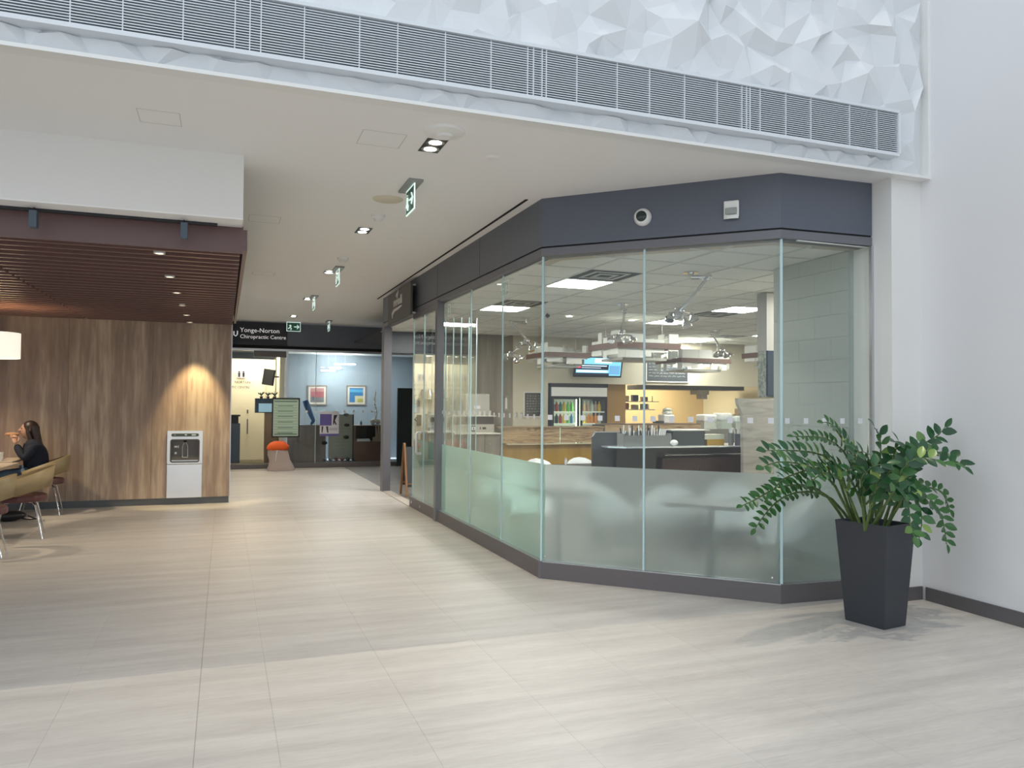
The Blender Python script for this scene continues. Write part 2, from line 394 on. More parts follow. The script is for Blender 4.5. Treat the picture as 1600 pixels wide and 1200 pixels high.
for i in range(7):
    x0, x1 = edges[i+1]+.0015, edges[i]-.0015
    if i == 0: mb = bx((x0, 12.60, .10), (-.787, 12.64, 2.76)).box((-.293, 12.60, .10), (x1, 12.64, 2.76)).box((-.787, 12.60, 1.102), (-.293, 12.64, 2.76))
    else: mb = bx((x0, 12.60, .10), (x1, 12.64, 2.76))
    part('wood_panel', mb, WOOD, ww)
part('core', bx((-9, 12.64, 0), (.085, 13.2, CZ)), WHITE, ww)
part('corner_trim', bx((.09, 12.595, .0), (.103, 12.70, 2.76)), ALU, ww)
struct('baseboard_wood', bx((-9, 12.615, 0), (.085, 12.64, .10)), mat('grey_base', (.12, .13, .14), .5))
struct('wall_corridor_left', bx((-.4, 13.2, 0), (.08, 18.9, CZ)), WHITE)
struct('wall_left_added', bx((-9.2, 4.7, 0), (-9, 13.2, CZ)), WHITE)  # unseen wall, added to limit sky light from the left
tr = thing('light_track', 'black ceiling light track under the white bulkhead', 'light track', (0, 6.30, 2.885))
part('rail', bx((-7, -.02, 0), (-.07, .02, .02)), BLACK, tr)
for k, x in enumerate((-1.31, -.335)):
    t = thing('track_spotlight', ('slate grey track spotlight, left of the pair' if k == 0 else 'slate grey track spotlight, right of the pair')+' above the brown fascia', 'spotlight', (x, 6.30, 2.885), 0, 'spotlights on the track')
    part('bracket', MB().tube([(0, -.022, .01), (-.02, -.03, .04), (.03, -.035, .035), (.035, -.04, -.02)], .006, 6), BLACK, t)
    part('head', bx((.01, -.10, -.13), (.06, -.03, -.01)), mat('slate_head', (.07, .10, .13), .5), t, bev=.004)

# ------------------------------------------------------------------ bottle filler in wood wall
bf = thing('bottle_filling_station', 'stainless steel bottle filling station set in the wood wall', 'water fountain', (-.54, 12.6, .10))
outer = [(-.245, 0), (.245, 0), (.245, 1.0), (-.245, 1.0)]
part('lower_panel', bx((-.245, -.035, .0), (.245, -.001, .50)), STEEL, bf, bev=.006)
def rr(x0, z0, x1, z1, r, n=4):
    p = []
    for cx, cz, a0 in ((x1-r, z1-r, 0), (x0+r, z1-r, 90), (x0+r, z0+r, 180), (x1-r, z0+r, 270)):
        for k in range(n+1):
            a = R(a0+90*k/n); p.append((cx+r*math.cos(a), cz+r*math.sin(a)))
    return p
def frame_mb(o, i, y0, y1):                   # ring between two outlines of equal count in x,z
    n = len(o); v = [(p[0], y0, p[1]) for p in o]+[(p[0], y0, p[1]) for p in i]+[(p[0], y1, p[1]) for p in o]+[(p[0], y1, p[1]) for p in i]
    f = []
    for k in range(n):
        q = (k+1) % n
        f += [(k, n+k, n+q, q), (2*n+k, 2*n+q, 3*n+q, 3*n+k), (k, q, 2*n+q, 2*n+k), (n+k, 3*n+k, 3*n+q, n+q)]
    return MB().add(v, f)
part('upper_surround', frame_mb(rr(-.245, .505, .245, 1.0, .01), rr(-.205, .525, .205, .875, .035), -.03, -.001), mat('light_steel', (.78, .79, .8), .3, .6), bf)
part('alcove', frame_mb(rr(-.205, .525, .205, .875, .035), rr(-.19, .54, .19, .86, .03), -.028, .038).add([(p[0], .037, p[1]) for p in rr(-.205, .525, .205, .875, .035)], [tuple(range(20))]), mat('dark_alcove', (.11, .10, .09), .4), bf)
part('alcove_sill', bx((-.19, -.02, .545), (.19, .036, .56)), ALU, bf)
part('spout', MB().tube([(.0, .01, .86), (.0, .0, .83)], .02, 8), BLACK, bf)
part('control_strip', MB().vprism(rr(-.19, .915, .19, .96, .02), -.036, -.03), mat('control_strip', (.06, .08, .07), .4), bf)
bp = MB(); outl = [(-.035, .60), (.035, .60), (.037, .62), (.037, .75), (.028, .79), (.015, .81), (.015, .825), (-.015, .825), (-.015, .81), (-.028, .79), (-.037, .75), (-.037, .62)]
bp.tube([(p[0], .034, p[1]) for p in outl+outl[:1]], .0035, 5)
part('bottle_symbol', bp, WHITEP, bf)
part('instruction_symbol', cen((-.13, .035, .76), (.04, .002, .025)).box((-.145, .034, .65), (-.115, .036, .68)).box((-.10, .034, .74), (-.09, .036, .78)), WHITEP, bf)
part('display', cen((.01, -.038, .94), (.03, .002, .02)).box((.09, -.039, .928), (.15, -.037, .948)).box((-.15, -.039, .934), (-.13, -.037, .942)), mat('display_white', (.5, .6, .6), .4), bf)

# ------------------------------------------------------------------ cafe storefront (window_1)
A, B_, C_ = (2.645, 6.38), (4.097, 4.955), (4.985, 4.915)
PL = [(2.615, 13.55), (2.63, 9.90), A, B_, C_]        # running towards the camera and round
w1 = struct('window_1')
# header panels
hl = [(2.615, 13.62), (2.63, 9.95), (2.637, 8.15), A, B_, C_]
for mb in strips(hl, 0, .14, 2.955, CZ): part('header_panel', mb, GREYMET, w1)
for mb in strips(hl, .012, .13, 2.94, 2.956): part('header_groove', mb, SLOT, w1)
for mb in strips([(2.615, 13.62), A, B_, C_], 0, .14, 2.872, 2.94): part('header_trim', mb, GREYTRIM, w1)
for (x, y) in ((2.63, 9.95), (2.637, 8.15)): part('panel_seam', bx((x-.001, y-.002, 2.956), (x+.01, y+.002, CZ)), SLOT, w1)
for mb in strips([(2.622, 11.42), A, B_, C_], 0, .10, 0, .143): part('kick_plate', mb, KICK, w1)
for mb in strips([(2.622, 11.42), A, B_, C_], .012, .10, .143, .150): part('sill_channel', mb, ALU, w1)
part('corner_cap', bx((A[0]-.006, A[1]-.012, .0), (A[0]+.022, A[1]+.012, .149)), GREYTRIM, w1)
for mb in strips([(2.615, 13.5), A, B_, C_], .141, .24, 2.866, 2.885): part('soffit_strip', mb, mat('beige_soffit', (.50, .46, .40), .35, .3), w1)
# posts
part('door_post', bx((2.595, 13.38, 0), (2.73, 13.60, 2.872)), GREYTRIM, w1)
part('mullion', bx((2.605, 9.84, .0), (2.70, 9.94, 2.90)), GREYTRIM, w1)
# panes
def pane(p, q, z0=.15, z1=2.872, film=FROST, d=.04, dots=True, top=1.006):
    p, q = Vector(p), Vector(q); e = (q-p); L = e.length; e.normalize(); nrm = Vector((-e.y, e.x))
    a, b = p+nrm*d+e*.006, q+nrm*d-e*.006
    o = part('glass_pane', MB().prism([a, b, b+nrm*.012, a+nrm*.012], z0, z1), GLASS, w1)
    g = nrm*.0135
    part('frosted_film', MB().add([(*(a+g), z0), (*(b+g), z0), (*(b+g), top), (*(a+g), top)], [(0, 1, 2, 3)]), film, w1)
    if dots:
        k = 0; n = max(1, int(round(L/.165)))
        for k in range(n):
            c = p+e*(L*(k+.5)/n)+nrm*(d-.001)
            part('vinyl_square', MB().prism([c-e*.022, c+e*.022, c+e*.022+nrm*.0009, c-e*.022+nrm*.0009], 1.405, 1.450), DOT, w1)
def joint(p, q, t, z0=.15, z1=2.872, d=.04, w=.012, mt=EDGE):
    p, q = Vector(p), Vector(q); e = (q-p).normalized(); nrm = Vector((-e.y, e.x)); c = p.lerp(q, t)+nrm*d
    part('glass_joint', MB().prism([c-e*w/2-nrm*.002, c+e*w/2-nrm*.002, c+e*w/2+nrm*.013, c-e*w/2+nrm*.013], z0, z1), mt, w1)
NL = (2.632, 9.86)
def lerp(a, b, t): return (a[0]+(b[0]-a[0])*t, a[1]+(b[1]-a[1])*t)
j1 = (2.637, 8.59); j2 = (2.641, 7.51)
pane(NL, j1, film=FROSTG); pane(j1, j2, film=FROSTG); pane(j2, A, film=FROSTG)
jt = .457
pane(A, lerp(A, B_, jt)); pane(lerp(A, B_, jt), B_); pane(B_, C_)
joint(NL, A, (9.86-8.59)/(9.86-6.38)); joint(NL, A, (9.86-7.51)/(9.86-6.38)); joint(A, B_, jt, w=.016)
joint(A, B_, 0.0, w=.018); joint(A, B_, 1.0, w=.020)
# entrance: folded glass leaves
part('glass_door', bx((2.655, 9.95, .15), (2.667, 11.38, 2.80)), GLASS, w1)
part('frosted_film', MB().add([(2.669, 9.95, .15), (2.669, 11.38, .15), (2.669, 11.38, 1.006), (2.669, 9.95, 1.006)], [(0, 1, 2, 3)]), FROSTG, w1)
part('door_head_rail', bx((2.64, 9.95, 2.80), (2.68, 11.38, 2.872)), GREYTRIM, w1)
part('glass_joint', bx((2.650, 10.72, .15), (2.670, 10.735, 2.80)), EDGE, w1)
part('glass_joint', bx((2.650, 11.37, .15), (2.670, 11.385, 2.80)), EDGE, w1)
for k in range(5):
    xx = 2.80+.11*k
    part('folded_glass_leaf', bx((xx, 10.15, .05), (xx+.012, 11.05, 2.72)), GLASS, w1)
    part('glass_joint', bx((xx, 10.135, .05), (xx+.012, 10.149, 2.72)), EDGE, w1)
part('door_handle', MB().tube([(2.655, 10.86, .82), (2.60, 10.86, .82), (2.585, 10.86, .84), (2.585, 10.86, 1.10), (2.60, 10.86, 1.12), (2.655, 10.86, 1.12)], .019, 10), mat('pale_steel_handle', (.8, .8, .8), .3, .4), w1, True)
for y in (10.75, 11.28): part('bolt', MB().lathe([(.016, 0), (.016, .012)], (2.618, y, .075), 10, 'x'), CHROME, w1)
part('threshold', bx((2.60, 11.42, .0), (2.75, 13.40, .012)), mat('threshold', (.5, .46, .42), .5), w1)
for (t, z) in ((.02, .19), (.965, .19)):
    c = Vector(A).lerp(Vector(B_), t)
    part('fixing_stud', MB().sphere((c.x+.025, c.y+.025, z), .012, 8, 6), CHROME, w1)
# sign box
sg = thing('blade_sign', 'dark grey sign box with pale script lettering above the cafe entrance', 'sign', (2.55, 11.9, 3.07))
part('box', bx((-.03, -.86, -.235), (.0, .82, .25)), mat('sign_grey', (.085, .082, .078), .5), sg)
part('standoff', bx((0, -.80, .20), (.06, -.77, .22)).box((0, -.80, -.21), (.06, -.77, -.19)).box((0, .75, .20), (.06, .78, .22)).box((0, .75, -.21), (.06, .78, -.19)), ALU, sg)
SGT = mat('sign_lettering', (.62, .60, .58), .5)
sw = MB()
sw.tube([(-.034, .42, -.17), (-.034, .40, -.10), (-.034, .25, -.055), (-.034, .0, -.05), (-.034, -.26, -.035)], [.006, .018, .022, .022, .012], 6)
part('swoosh', sw, SGT, sg)
lt = MB()
for k, y0 in enumerate((.30, .20, .10, .0, -.10, -.18)):
    lt.tube([(-.034, y0, .0), (-.034, y0, .07), (-.034, y0-.04, .09), (-.034, y0-.07, .05), (-.034, y0-.05, .0)][: 5 if k % 2 else 4], .011, 5)
lt.tube([(-.034, -.20, 0), (-.034, -.20, .14)], .011, 5); lt.tube([(-.034, -.27, 0), (-.034, -.27, .14)], .011, 5)
part('script_lettering', lt, SGT, sg)
part('flame_mark', MB().tube([(-.034, .02, .12), (-.034, .05, .15), (-.034, .0, .20), (-.034, -.01, .24)], [.022, .028, .016, .004], 6), SGT, sg)
# header devices
eAB = (Vector(B_)-Vector(A)).normalized(); nAB = Vector((eAB.y, -eAB.x)); angAB = math.atan2(nAB.y, nAB.x)
def on_ab(t, z, d=0.0): c = Vector(A).lerp(Vector(B_), t)+nAB*d; return (c.x, c.y, z)
dc = thing('security_camera', 'round white camera with dark lens on the grey header', 'security camera', on_ab(.455, 3.135), angAB)
part('housing', MB().lathe([(.001, .055), (.045, .055), (.062, .045), (.075, .02), (.075, 0)][::-1], n=24, axis='x'), WHITEP, dc, True)
part('lens', MB().lathe([(.047, .050), (.044, .062), (.025, .07), (.001, .072)], n=20, axis='x', cap=False), mat('dark_lens', (.02, .035, .035), .1), dc, True)
al = thing('emergency_light', 'small white alarm unit with clear strobe on the grey header', 'alarm', on_ab(.815, 3.12), angAB)
part('body', bx((0, -.06, -.055), (.035, .06, .08)), WHITEP, al, bev=.01)
part('lower_curve', MB().prism([(.035, -.058), (.05, -.03), (.055, 0), (.05, .03), (.035, .058)], -.07, -.045), WHITEP, al)
part('strobe', bx((.035, -.045, -.035), (.052, .045, .018)), mat('strobe_grey', (.30, .33, .31), .15), al, bev=.005)
part('lettering', bx((.035, -.04, -.05), (.0365, -.02, -.044)).box((.035, -.01, -.05), (.0365, .01, -.044)).box((.035, .02, -.05), (.0365, .035, -.044)), mat('red_print', (.5, .12, .10), .5), al)

# ------------------------------------------------------------------ corridor ceiling fittings
def downlight(y, k, x=1.37):
    t = thing('double_downlight', 'recessed twin downlight in the corridor ceiling, %s from the front' % k, 'downlight', (x, y, CZ), 0, 'twin downlights along the corridor')
    part('trim_frame', frame_mb([(-.085, -.16), (.085, -.16), (.085, .16), (-.085, .16)], [(-.075, -.15), (.075, -.15), (.075, .15), (-.075, .15)], -.006, .001).xf(Matrix.Rotation(R(-90), 4, 'X')), WHITEP, t)
    part('recess', cen((0, 0, -.001), (.15, .30, .001)), BLACK, t)
    for s in (-.075, .075):
        part('reflector', MB().lathe([(.066, -.004), (.046, -.003)], (0, s, 0), 18, cap=False), CHROME, t)
        part('lamp', MB().lathe([(.046, -.004), (.001, -.006)], (0, s, 0), 18, cap=False), LAMPON, t)
    l = bpy.data.lights.new('downlight_beam', 'SPOT'); l.energy = 100; l.color = (1, .84, .66); l.spot_size = R(100); l.spot_blend = .7; l.shadow_soft_size = .08
    o = bpy.data.objects.new('downlight_beam', l); COL.objects.link(o); o.location = (x, y, CZ-.03)
for y, k in ((5.35, 'nearest'), (8.29, 'second'), (11.14, 'third'), (14.2, 'fourth'), (17.2, 'fifth')): downlight(y, k)
EXG = mat('exit_green', (.02, .16, .11), .3)
EXL = mat('exit_pictogram', (.75, .95, .88), .4, emit=.5)
def exit_sign(x, y, rz, k, plate=True, s=1.0):
    t = thing('exit_sign', k, 'exit sign', (x, y, CZ), rz, 'green running man exit signs')
    if plate: part('canopy_plate', cen((0, 0, -.01), (.42, .12, .02)), mat('canopy_grey', (.32, .32, .31), .4, .3), t)
    part('edge_lit_panel', bx((-.155, -.005, -.235), (.155, .005, -.02)), EXL, t)
    for sgn in (-1, 1):
        y0 = .0058*sgn
        part('face', bx((-.145, min(0, y0), -.225), (.145, max(0, y0), -.035)), EXG, t)
        yy = .007*sgn
        f = -sgn
        part('running_figure', MB().tube([(f*-.07, yy, -.075), (f*-.07, yy, -.0752)], .014, 6).tube([(f*-.068, yy, -.09), (f*-.078, yy, -.14), (f*-.05, yy, -.165), (f*-.06, yy, -.205)], .010, 5).tube([(f*-.078, yy, -.14), (f*-.105, yy, -.17), (f*-.125, yy, -.165)], .009, 5).tube([(f*-.10, yy, -.105), (f*-.07, yy, -.10), (f*-.045, yy, -.12)], .007, 5), EXL, t)
        part('arrow', MB().tube([(f*.01, yy, -.13), (f*.115, yy, -.13)], .009, 5).tube([(f*.075, yy, -.085), (f*.12, yy, -.13), (f*.075, yy, -.175)], .009, 5), EXL, t)
exit_sign(1.45, 6.40, R(90), 'hanging green exit sign nearest the front of the corridor ceiling')
exit_sign(1.44, 10.80, R(90), 'second hanging green exit sign along the corridor ceiling')
exit_sign(1.44, 13.85, R(90), 'third hanging green exit sign along the corridor ceiling')
exit_sign(2.20, 17.9, R(90), 'small hanging exit sign over the far shopfront glazing')
exit_sign(1.46, 18.3, 0, 'green exit sign with right arrow facing the camera above the far shop sign', plate=False)
def round_fix(name, label, x, y, prof, mt=WHITEP, group=None, z=CZ, cat='ceiling fixture'):
    return single(name, MB().lathe(prof, n=24), mt, label, cat, group, True, loc=(x, y, z))
round_fix('ceiling_speaker', 'large round white ceiling unit beside the nearest twin downlight', 1.37, 5.03, [(.001, -.045), (.05, -.045), (.055, -.03), (.135, -.018), (.14, 0)])
round_fix('flush_speaker', 'flat beige round ceiling speaker under the first exit sign', 1.36, 6.92, [(.001, -.008), (.13, -.008), (.14, 0)], CREAM)
for x, y, k in ((1.85, 5.44, 'nearest'), (1.86, 8.46, 'second'), (1.87, 11.34, 'third'), (1.9, 14.4, 'fourth')):
    round_fix('sprinkler_cover', 'small round sprinkler cover right of the downlights, %s from the front' % k, x, y, [(.001, -.006), (.04, -.006), (.05, 0)], CEIL, 'sprinkler covers along the corridor')
for x, y, k in ((1.39, 7.55, 'behind the round speaker'), (1.39, 9.98, 'before the second exit sign')):
    round_fix('smoke_detector', 'white ceiling smoke detector '+k, x, y, [(.001, -.06), (.035, -.06), (.045, -.035), (.07, -.03), (.07, 0)], WHITEP, 'corridor smoke detectors')

# ------------------------------------------------------------------ cafe room
gx0, gy0 = 3.32, 7.35-.6*5
ic = struct('ceiling_cafe')
panels = {(0, 5), (0, 9), (0, 13), (5, 7), (5, 10), (9, 15), (10, 12), (0, 1), (5, 2), (5, 4)}  # last two are unseen panels, added to light the cafe front
vents = {(0, 4), (0, 8), (5, 8), (9, 13)}
part('backing', MB().prism([(2.80, 18), (2.80, 6.5), (4.15, 5.12), (12, 5.12), (12, 18)], IZ+.05, IZ+.08), DARKV, ic)
tm = bx((.004, .004, 0), (.596, .596, .012)).mesh('ceiling_tile', OCTILE)
gm = MB()
for i in range(-1, 15):
    x = gx0+.6*i; y0 = max(gy0, 9.25-x+.0) if x < 4.2 else 5.10
    gm.box((x-.010, y0, IZ-.002), (x+.010, 14.3, IZ+.006))
for j in range(1, 18):
    y = gy0+.6*j; x0 = max(2.8, 9.2-y)
    if y < 14.3: gm.box((x0, y-.010, IZ-.0018), (12, y+.010, IZ+.0058))
part('grid_bars', gm, TBAR, ic)
for i in range(-1, 14):
    for j in range(0, 17):
        x, y = gx0+.6*i, gy0+.6*j
        if y > 13.9 or x+y < 9.2 or y < 5.10: continue
        if (i, j) in panels or (i, j) in vents: continue
        link('ceiling_tile', tm, ic, (x, y, IZ+.004))
part('perimeter_board', MB().prism([(2.78, 14.2), (2.78, 6.5), (4.15, 5.12), (5.0, 5.10), (5.0, 5.9), (4.3, 6.5), (3.5, 7.4), (3.32, 14.2)], IZ+.007, IZ+.02), OCTILE, ic)
desc = {(0, 5): 'nearest of the square lit ceiling panels behind the cafe glass', (0, 9): 'second square lit panel along the left row in the cafe ceiling', (0, 13): 'farthest lit panel of the left row in the cafe ceiling', (5, 7): 'square lit ceiling panel beside the grey column', (5, 10): 'square lit ceiling panel behind the articulated lamp', (9, 15): 'farthest lit ceiling panel above the wooden pendants', (10, 12): 'lit ceiling panel half hidden by the grey column', (5, 2): 'added unseen lit ceiling panel behind the block wall, nearer the column', (5, 4): 'added unseen lit ceiling panel behind the block wall, farther one', (0, 1): ''}
for (i, j) in panels:
    if j in (1,): continue
    t = thing('ceiling_light_panel', desc[(i, j)], 'ceiling light', (gx0+.6*i+.3, gy0+.6*j+.3, IZ), 0, 'square ceiling panels in the cafe')
    part('frame', frame_mb([(-.295, -.295), (.295, -.295), (.295, .295), (-.295, .295)], [(-.27, -.27), (.27, -.27), (.27, .27), (-.27, .27)], -.006, .004).xf(Matrix.Rotation(R(-90), 4, 'X')), WHITEP, t)
    part('diffuser', cen((0, 0, .002), (.54, .54, .004)), LEDP, t)
vd = {(0, 4): 'square air diffuser nearest the cafe glass', (0, 8): 'square air diffuser before the second light panel', (5, 8): 'square air diffuser by the articulated lamp head', (9, 13): 'square air diffuser farthest back in the cafe ceiling'}
for (i, j) in vents:
    t = thing('air_diffuser', vd[(i, j)], 'vent', (gx0+.6*i+.3, gy0+.6*j+.3, IZ), 0, 'square air diffusers')
    part('recess', cen((0, 0, .003), (.59, .59, .004)), mat('vent_dark2', (.03, .04, .04), .7), t)
    for s in (.29, .20, .11):
        part('louvre', frame_mb([(-s, -s), (s, -s), (s, s), (-s, s)], [(-s+.035, -s+.035), (s-.035, -s+.035), (s-.035, s-.035), (-s+.035, s-.035)], -.008+(.29-s)*.05, -.002+(.29-s)*.05).xf(Matrix.Rotation(R(-90), 4, 'X')), mat('vent_grey', (.42, .44, .42), .5), t)
# walls of the cafe
wi = struct('wall_block')
yy = 5.13
zc = 0.0
for r in range(15):
    off = .0 if r % 2 else .2
    y0 = 5.13
    while y0 < 6.08:
        y1 = min(6.08, y0+(.4 if (y0 > 5.13 or r % 2) else .2))
        part('block', bx((4.942, y0+.0006, r*.195+.001), (4.99, y1-.0006, min(2.86, r*.195+.194))), mat('painted_block', (.44, .47, .44), .7), wi)
        y0 = y1
part('wall_core', bx((4.95, 5.12, 0), (5.28, 6.08, 2.9)), mat('block_core', (.40, .43, .40), .7), wi)
struct('wall_cafe_right', bx((11.6, 5.1, 0), (11.8, 18, 3.0)), CREAM)
struct('wall_cafe_front', bx((5.30, 4.92, 0), (11.8, 5.1, 3.38)), CREAM)
wb = struct('wall_cafe_back')
part('left_wall', bx((5.31, 14.2, 0), (6.05, 14.35, 2.9)), CREAM, wb)
part('over_wall', bx((6.05, 14.2, 1.96), (11.6, 14.35, 2.9)), CREAM, wb)
part('veneer_wall', bx((4.0, 14.24, 0), (5.31, 14.4, 2.9)), VENEER, wb)
part('cream_end_panel', bx((3.34, 14.2, .0), (3.98, 14.4, 2.46)), CREAM, wb)
part('dark_band', bx((2.75, 14.22, 2.47), (4.3, 14.4, 2.86)), GREYMET, wb)
wk = struct('wall_kitchen')
part('kitchen_wall', bx((6.0, 17, 0), (11.6, 17.1, 3)), OCHREK, wk)
part('kitchen_side', bx((5.9, 14.36, 0), (6.0, 17, 3)), OCHREK, wk)
part('ochre_partition', bx((7.40, 14.3, 0), (7.85, 14.6, 1.96)), mat('ochre_partition', (.34, .20, .06), .5), wk)
part('kitchen_ceiling', bx((6.0, 14.36, 2.35), (11.6, 17, 2.4)), WHITE, wk)
kl = bpy.data.lights.new('kitchen_lamp', 'AREA'); kl.energy = 75; kl.color = (1, .88, .62); kl.size = 2.5; kl.size_y = 1; kl.shape = 'RECTANGLE'
o = bpy.data.objects.new('kitchen_lamp', kl); COL.objects.link(o); o.location = (9.3, 16, 2.3)
co = struct('wall_column_cafe')
cxx = at(1198, 600, 7.32).x; cyy = cxx/at(1183, 600, 1).x
part('upper_panel', bx((cxx, 7.32, 2.18), (6.8, cyy, 2.85)), PANELG, co)
part('granite_band', bx((cxx+.005, 7.33, 1.64), (6.8, cyy-.01, 2.18)), GRANITE, co)
part('dark_screen', bx((cxx, 7.30, 1.66), (6.3, 7.33, 2.18)), mat('navy_screen', (.02, .035, .06), .2), co)
sp_ = thing('stone_partition', 'grey stone laminate partition between the cafe column and dark bench', 'partition', (0, 7.20, 0))
part('panel', MB().vprism([(5.44, 0), (5.44, 1.05), (5.43, 1.45), (5.37, 1.56), (5.36, 1.625), (5.9, 1.625), (6.4, 1.625), (6.4, 0)], 0, .05), MARBLE, sp_)

# ------------------------------------------------------------------ pendants
PENW = mat('pendant_white', (.78, .79, .74), .5)
PENB = mat('pendant_wood_band', (.14, .075, .055), .45)
def pendant(x, y, s, z, label, seed, extra=0):
    rnd = random.Random(seed)
    t = thing('block_pendant', label, 'pendant light', (x, y, z), 0, 'stepped white block pendants')
    sx, sy = s
    part('wood_band', MB().box((0, 0, -.085), (sx, .02, .0)).box((0, sy-.02, -.085), (sx, sy, 0)).box((0, .02, -.085), (.02, sy-.02, 0)).box((sx-.02, .02, -.085), (sx, sy-.02, 0)), PENB, t)
    for (ax, L) in (('x0', sx), ('x1', sx), ('y0', sy), ('y1', sy)):
        u = .04
        while u < L-.10:
            w = rnd.choice((.09, .12, .17, .22, .3)); w = min(w, L-u-.03)
            zt = rnd.choice((.02, .05, .09, .14, .17)); zb = rnd.choice((-.11, -.14, -.17, -.20, -.22))
            if u < .2 or u > L-.35: zt = max(zt, .13 if rnd.random() < .5 else .05)
            o_ = rnd.uniform(.022, .06)
            if ax[0] == 'x':
                yv = o_ if ax == 'x0' else sy-o_
                m1 = bx((u, yv-.004, zb), (u+w, yv+.004, zt))
            else:
                xv = o_ if ax == 'y0' else sx-o_
                m1 = bx((xv-.004, u, zb), (xv+.004, u+w, zt))
            part('block', m1, PENW, t); u += w+(.0 if rnd.random() < .7 else .07)
    part('lower_tray', bx((.16, .14, -.25), (sx-.16, sy-.14, -.215)), mat('tray_grey', (.42, .42, .38), .5), t)
    part('lower_tray', bx((.30, .28, -.215), (sx-.05, sy-.05, -.20)), mat('tray_grey', (.42, .42, .38), .5), t)
    part('glow_plate', bx((.10, .10, -.06), (sx-.10, sy-.10, -.05)), PENW, t)
    for (cx, cy) in ((.2, .2), (sx-.2, .2), (.2, sy-.2), (sx-.2, sy-.2)):
        part('cable', MB().tube([(cx, cy, -.05), (cx, cy, IZ-z)], .002, 4), ALU, t)
pendant(5.27, 9.85, (1.06, .95), 2.45, 'largest white block pendant with dark band, hung centre behind the glass', 3)
pendant(5.22, 12.35, (.86, .95), 2.45, 'white block pendant with brown band behind the left glass joint', 5)
pendant(8.20, 12.75, (1.15, .95), 2.45, 'white block pendant with orange brown band right of centre', 9)
pendant(8.50, 10.35, (1.0, .95), 2.45, 'white block pendant partly hidden by the grey column', 11)
# articulated chrome lamps
def arm_lamp(mount, elbow, tip, label, seed, heads=((-.14, 0), (-.05, .05), (.06, -.04), (.15, .02)), arm2=None):
    t = thing('articulated_lamp', label, 'ceiling lamp', mount, 0, 'jointed chrome ceiling lamps')
    def rel(p): return (p[0]-mount[0], p[1]-mount[1], p[2]-mount[2])
    e, tp = Vector(rel(elbow)), Vector(rel(tip))
    part('ceiling_plate', MB().lathe([(.075, -.012), (.075, 0)], n=16), CHROME, t)
    part('bracket', MB().tube([(0, 0, 0), (0, 0, e.z)], .03, 8), CHROME, t)
    part('upper_arm', MB().tube([(0, 0, e.z), tuple(e)], .022, 8), CHROME, t)
    for s in (-.02, .02): part('lower_arm', MB().tube([tuple(e+Vector((s, s, 0))), tuple(tp+Vector((s, s, 0)))], .011, 8), CHROME, t)
    part('joint', MB().sphere(tuple(e), .035, 8, 6).sphere(tuple(tp), .04, 8, 6), CHROME, t, True)
    def cluster(c, sc):
        for (dx, dz) in heads:
            q = c+Vector((dx*sc, dx*.3*sc, -.03+dz*sc)); d = Vector((dx*2.2, -.3, -.9)).normalized()
            part('lamp_head', MB().tube([q, q+d*.03, q+d*.05, q+d*.09], [.018, .022, .045, .048], 10), CHROME, t, True)
            part('head_link', MB().tube([c, q], .010, 6), CHROME, t)
    cluster(tp, 1.0)
    if arm2:
        q = Vector(rel(arm2)); part('second_arm', MB().tube([tuple(tp), tuple(q)], .012, 8), CHROME, t); cluster(q, .85)
arm_lamp((4.30, 6.52, 2.86), tuple(at(1107, 433, 6.45)), tuple(at(1063, 486, 6.55)), 'large jointed chrome lamp hanging from the ceiling left of the grey column', 1)
arm_lamp((4.85, 8.92, 2.86), tuple(at(976, 486, 8.9)), tuple(at(971, 522, 8.9)), 'chrome spotlight cluster in front of the largest pendant', 2, heads=((-.16, 0), (-.06, .02), (.06, 0), (.16, .02)))
arm_lamp((8.04, 11.34, 2.86), tuple(at(1112, 521, 11.3)), tuple(at(1129, 548, 11.3)), 'chrome lamp above the orange banded pendant', 3, heads=((-.16, 0), (-.06, .02), (.06, 0), (.16, .02)))
arm_lamp((4.33, 11.03, 2.86), tuple(at(798, 503, 11.0)), tuple(at(824, 533, 11.0)), 'two armed jointed chrome lamp at the left of the cafe ceiling', 4, arm2=tuple(at(801, 551, 11.0)))
for (x, y, k) in ((5.92, 10.6, 'recessed round light behind the chrome cluster'), (4.82, 10.52, 'small round ceiling lamp left of the largest pendant')):
    t = thing('round_downlight', k, 'downlight', (x, y, IZ)); part('trim_ring', MB().lathe([(.05, -.006), (.08, -.006), (.085, 0)], n=18, cap=False), WHITEP, t); part('lamp', MB().lathe([(.001, -.004), (.05, -.004)], n=18, cap=False), LAMPON, t)
round_fix('ceiling_sensor', 'small dark sprinkler under the cafe ceiling left of centre', 4.37, 10.3, [(.004, -.07), (.035, -.05), (.03, -.02), (.008, -.015), (.008, 0)], BLACK, z=IZ)
for k, (px, py) in enumerate(((1030, 598), (1055, 600))):
    c = at(px, py+5, 15.2)

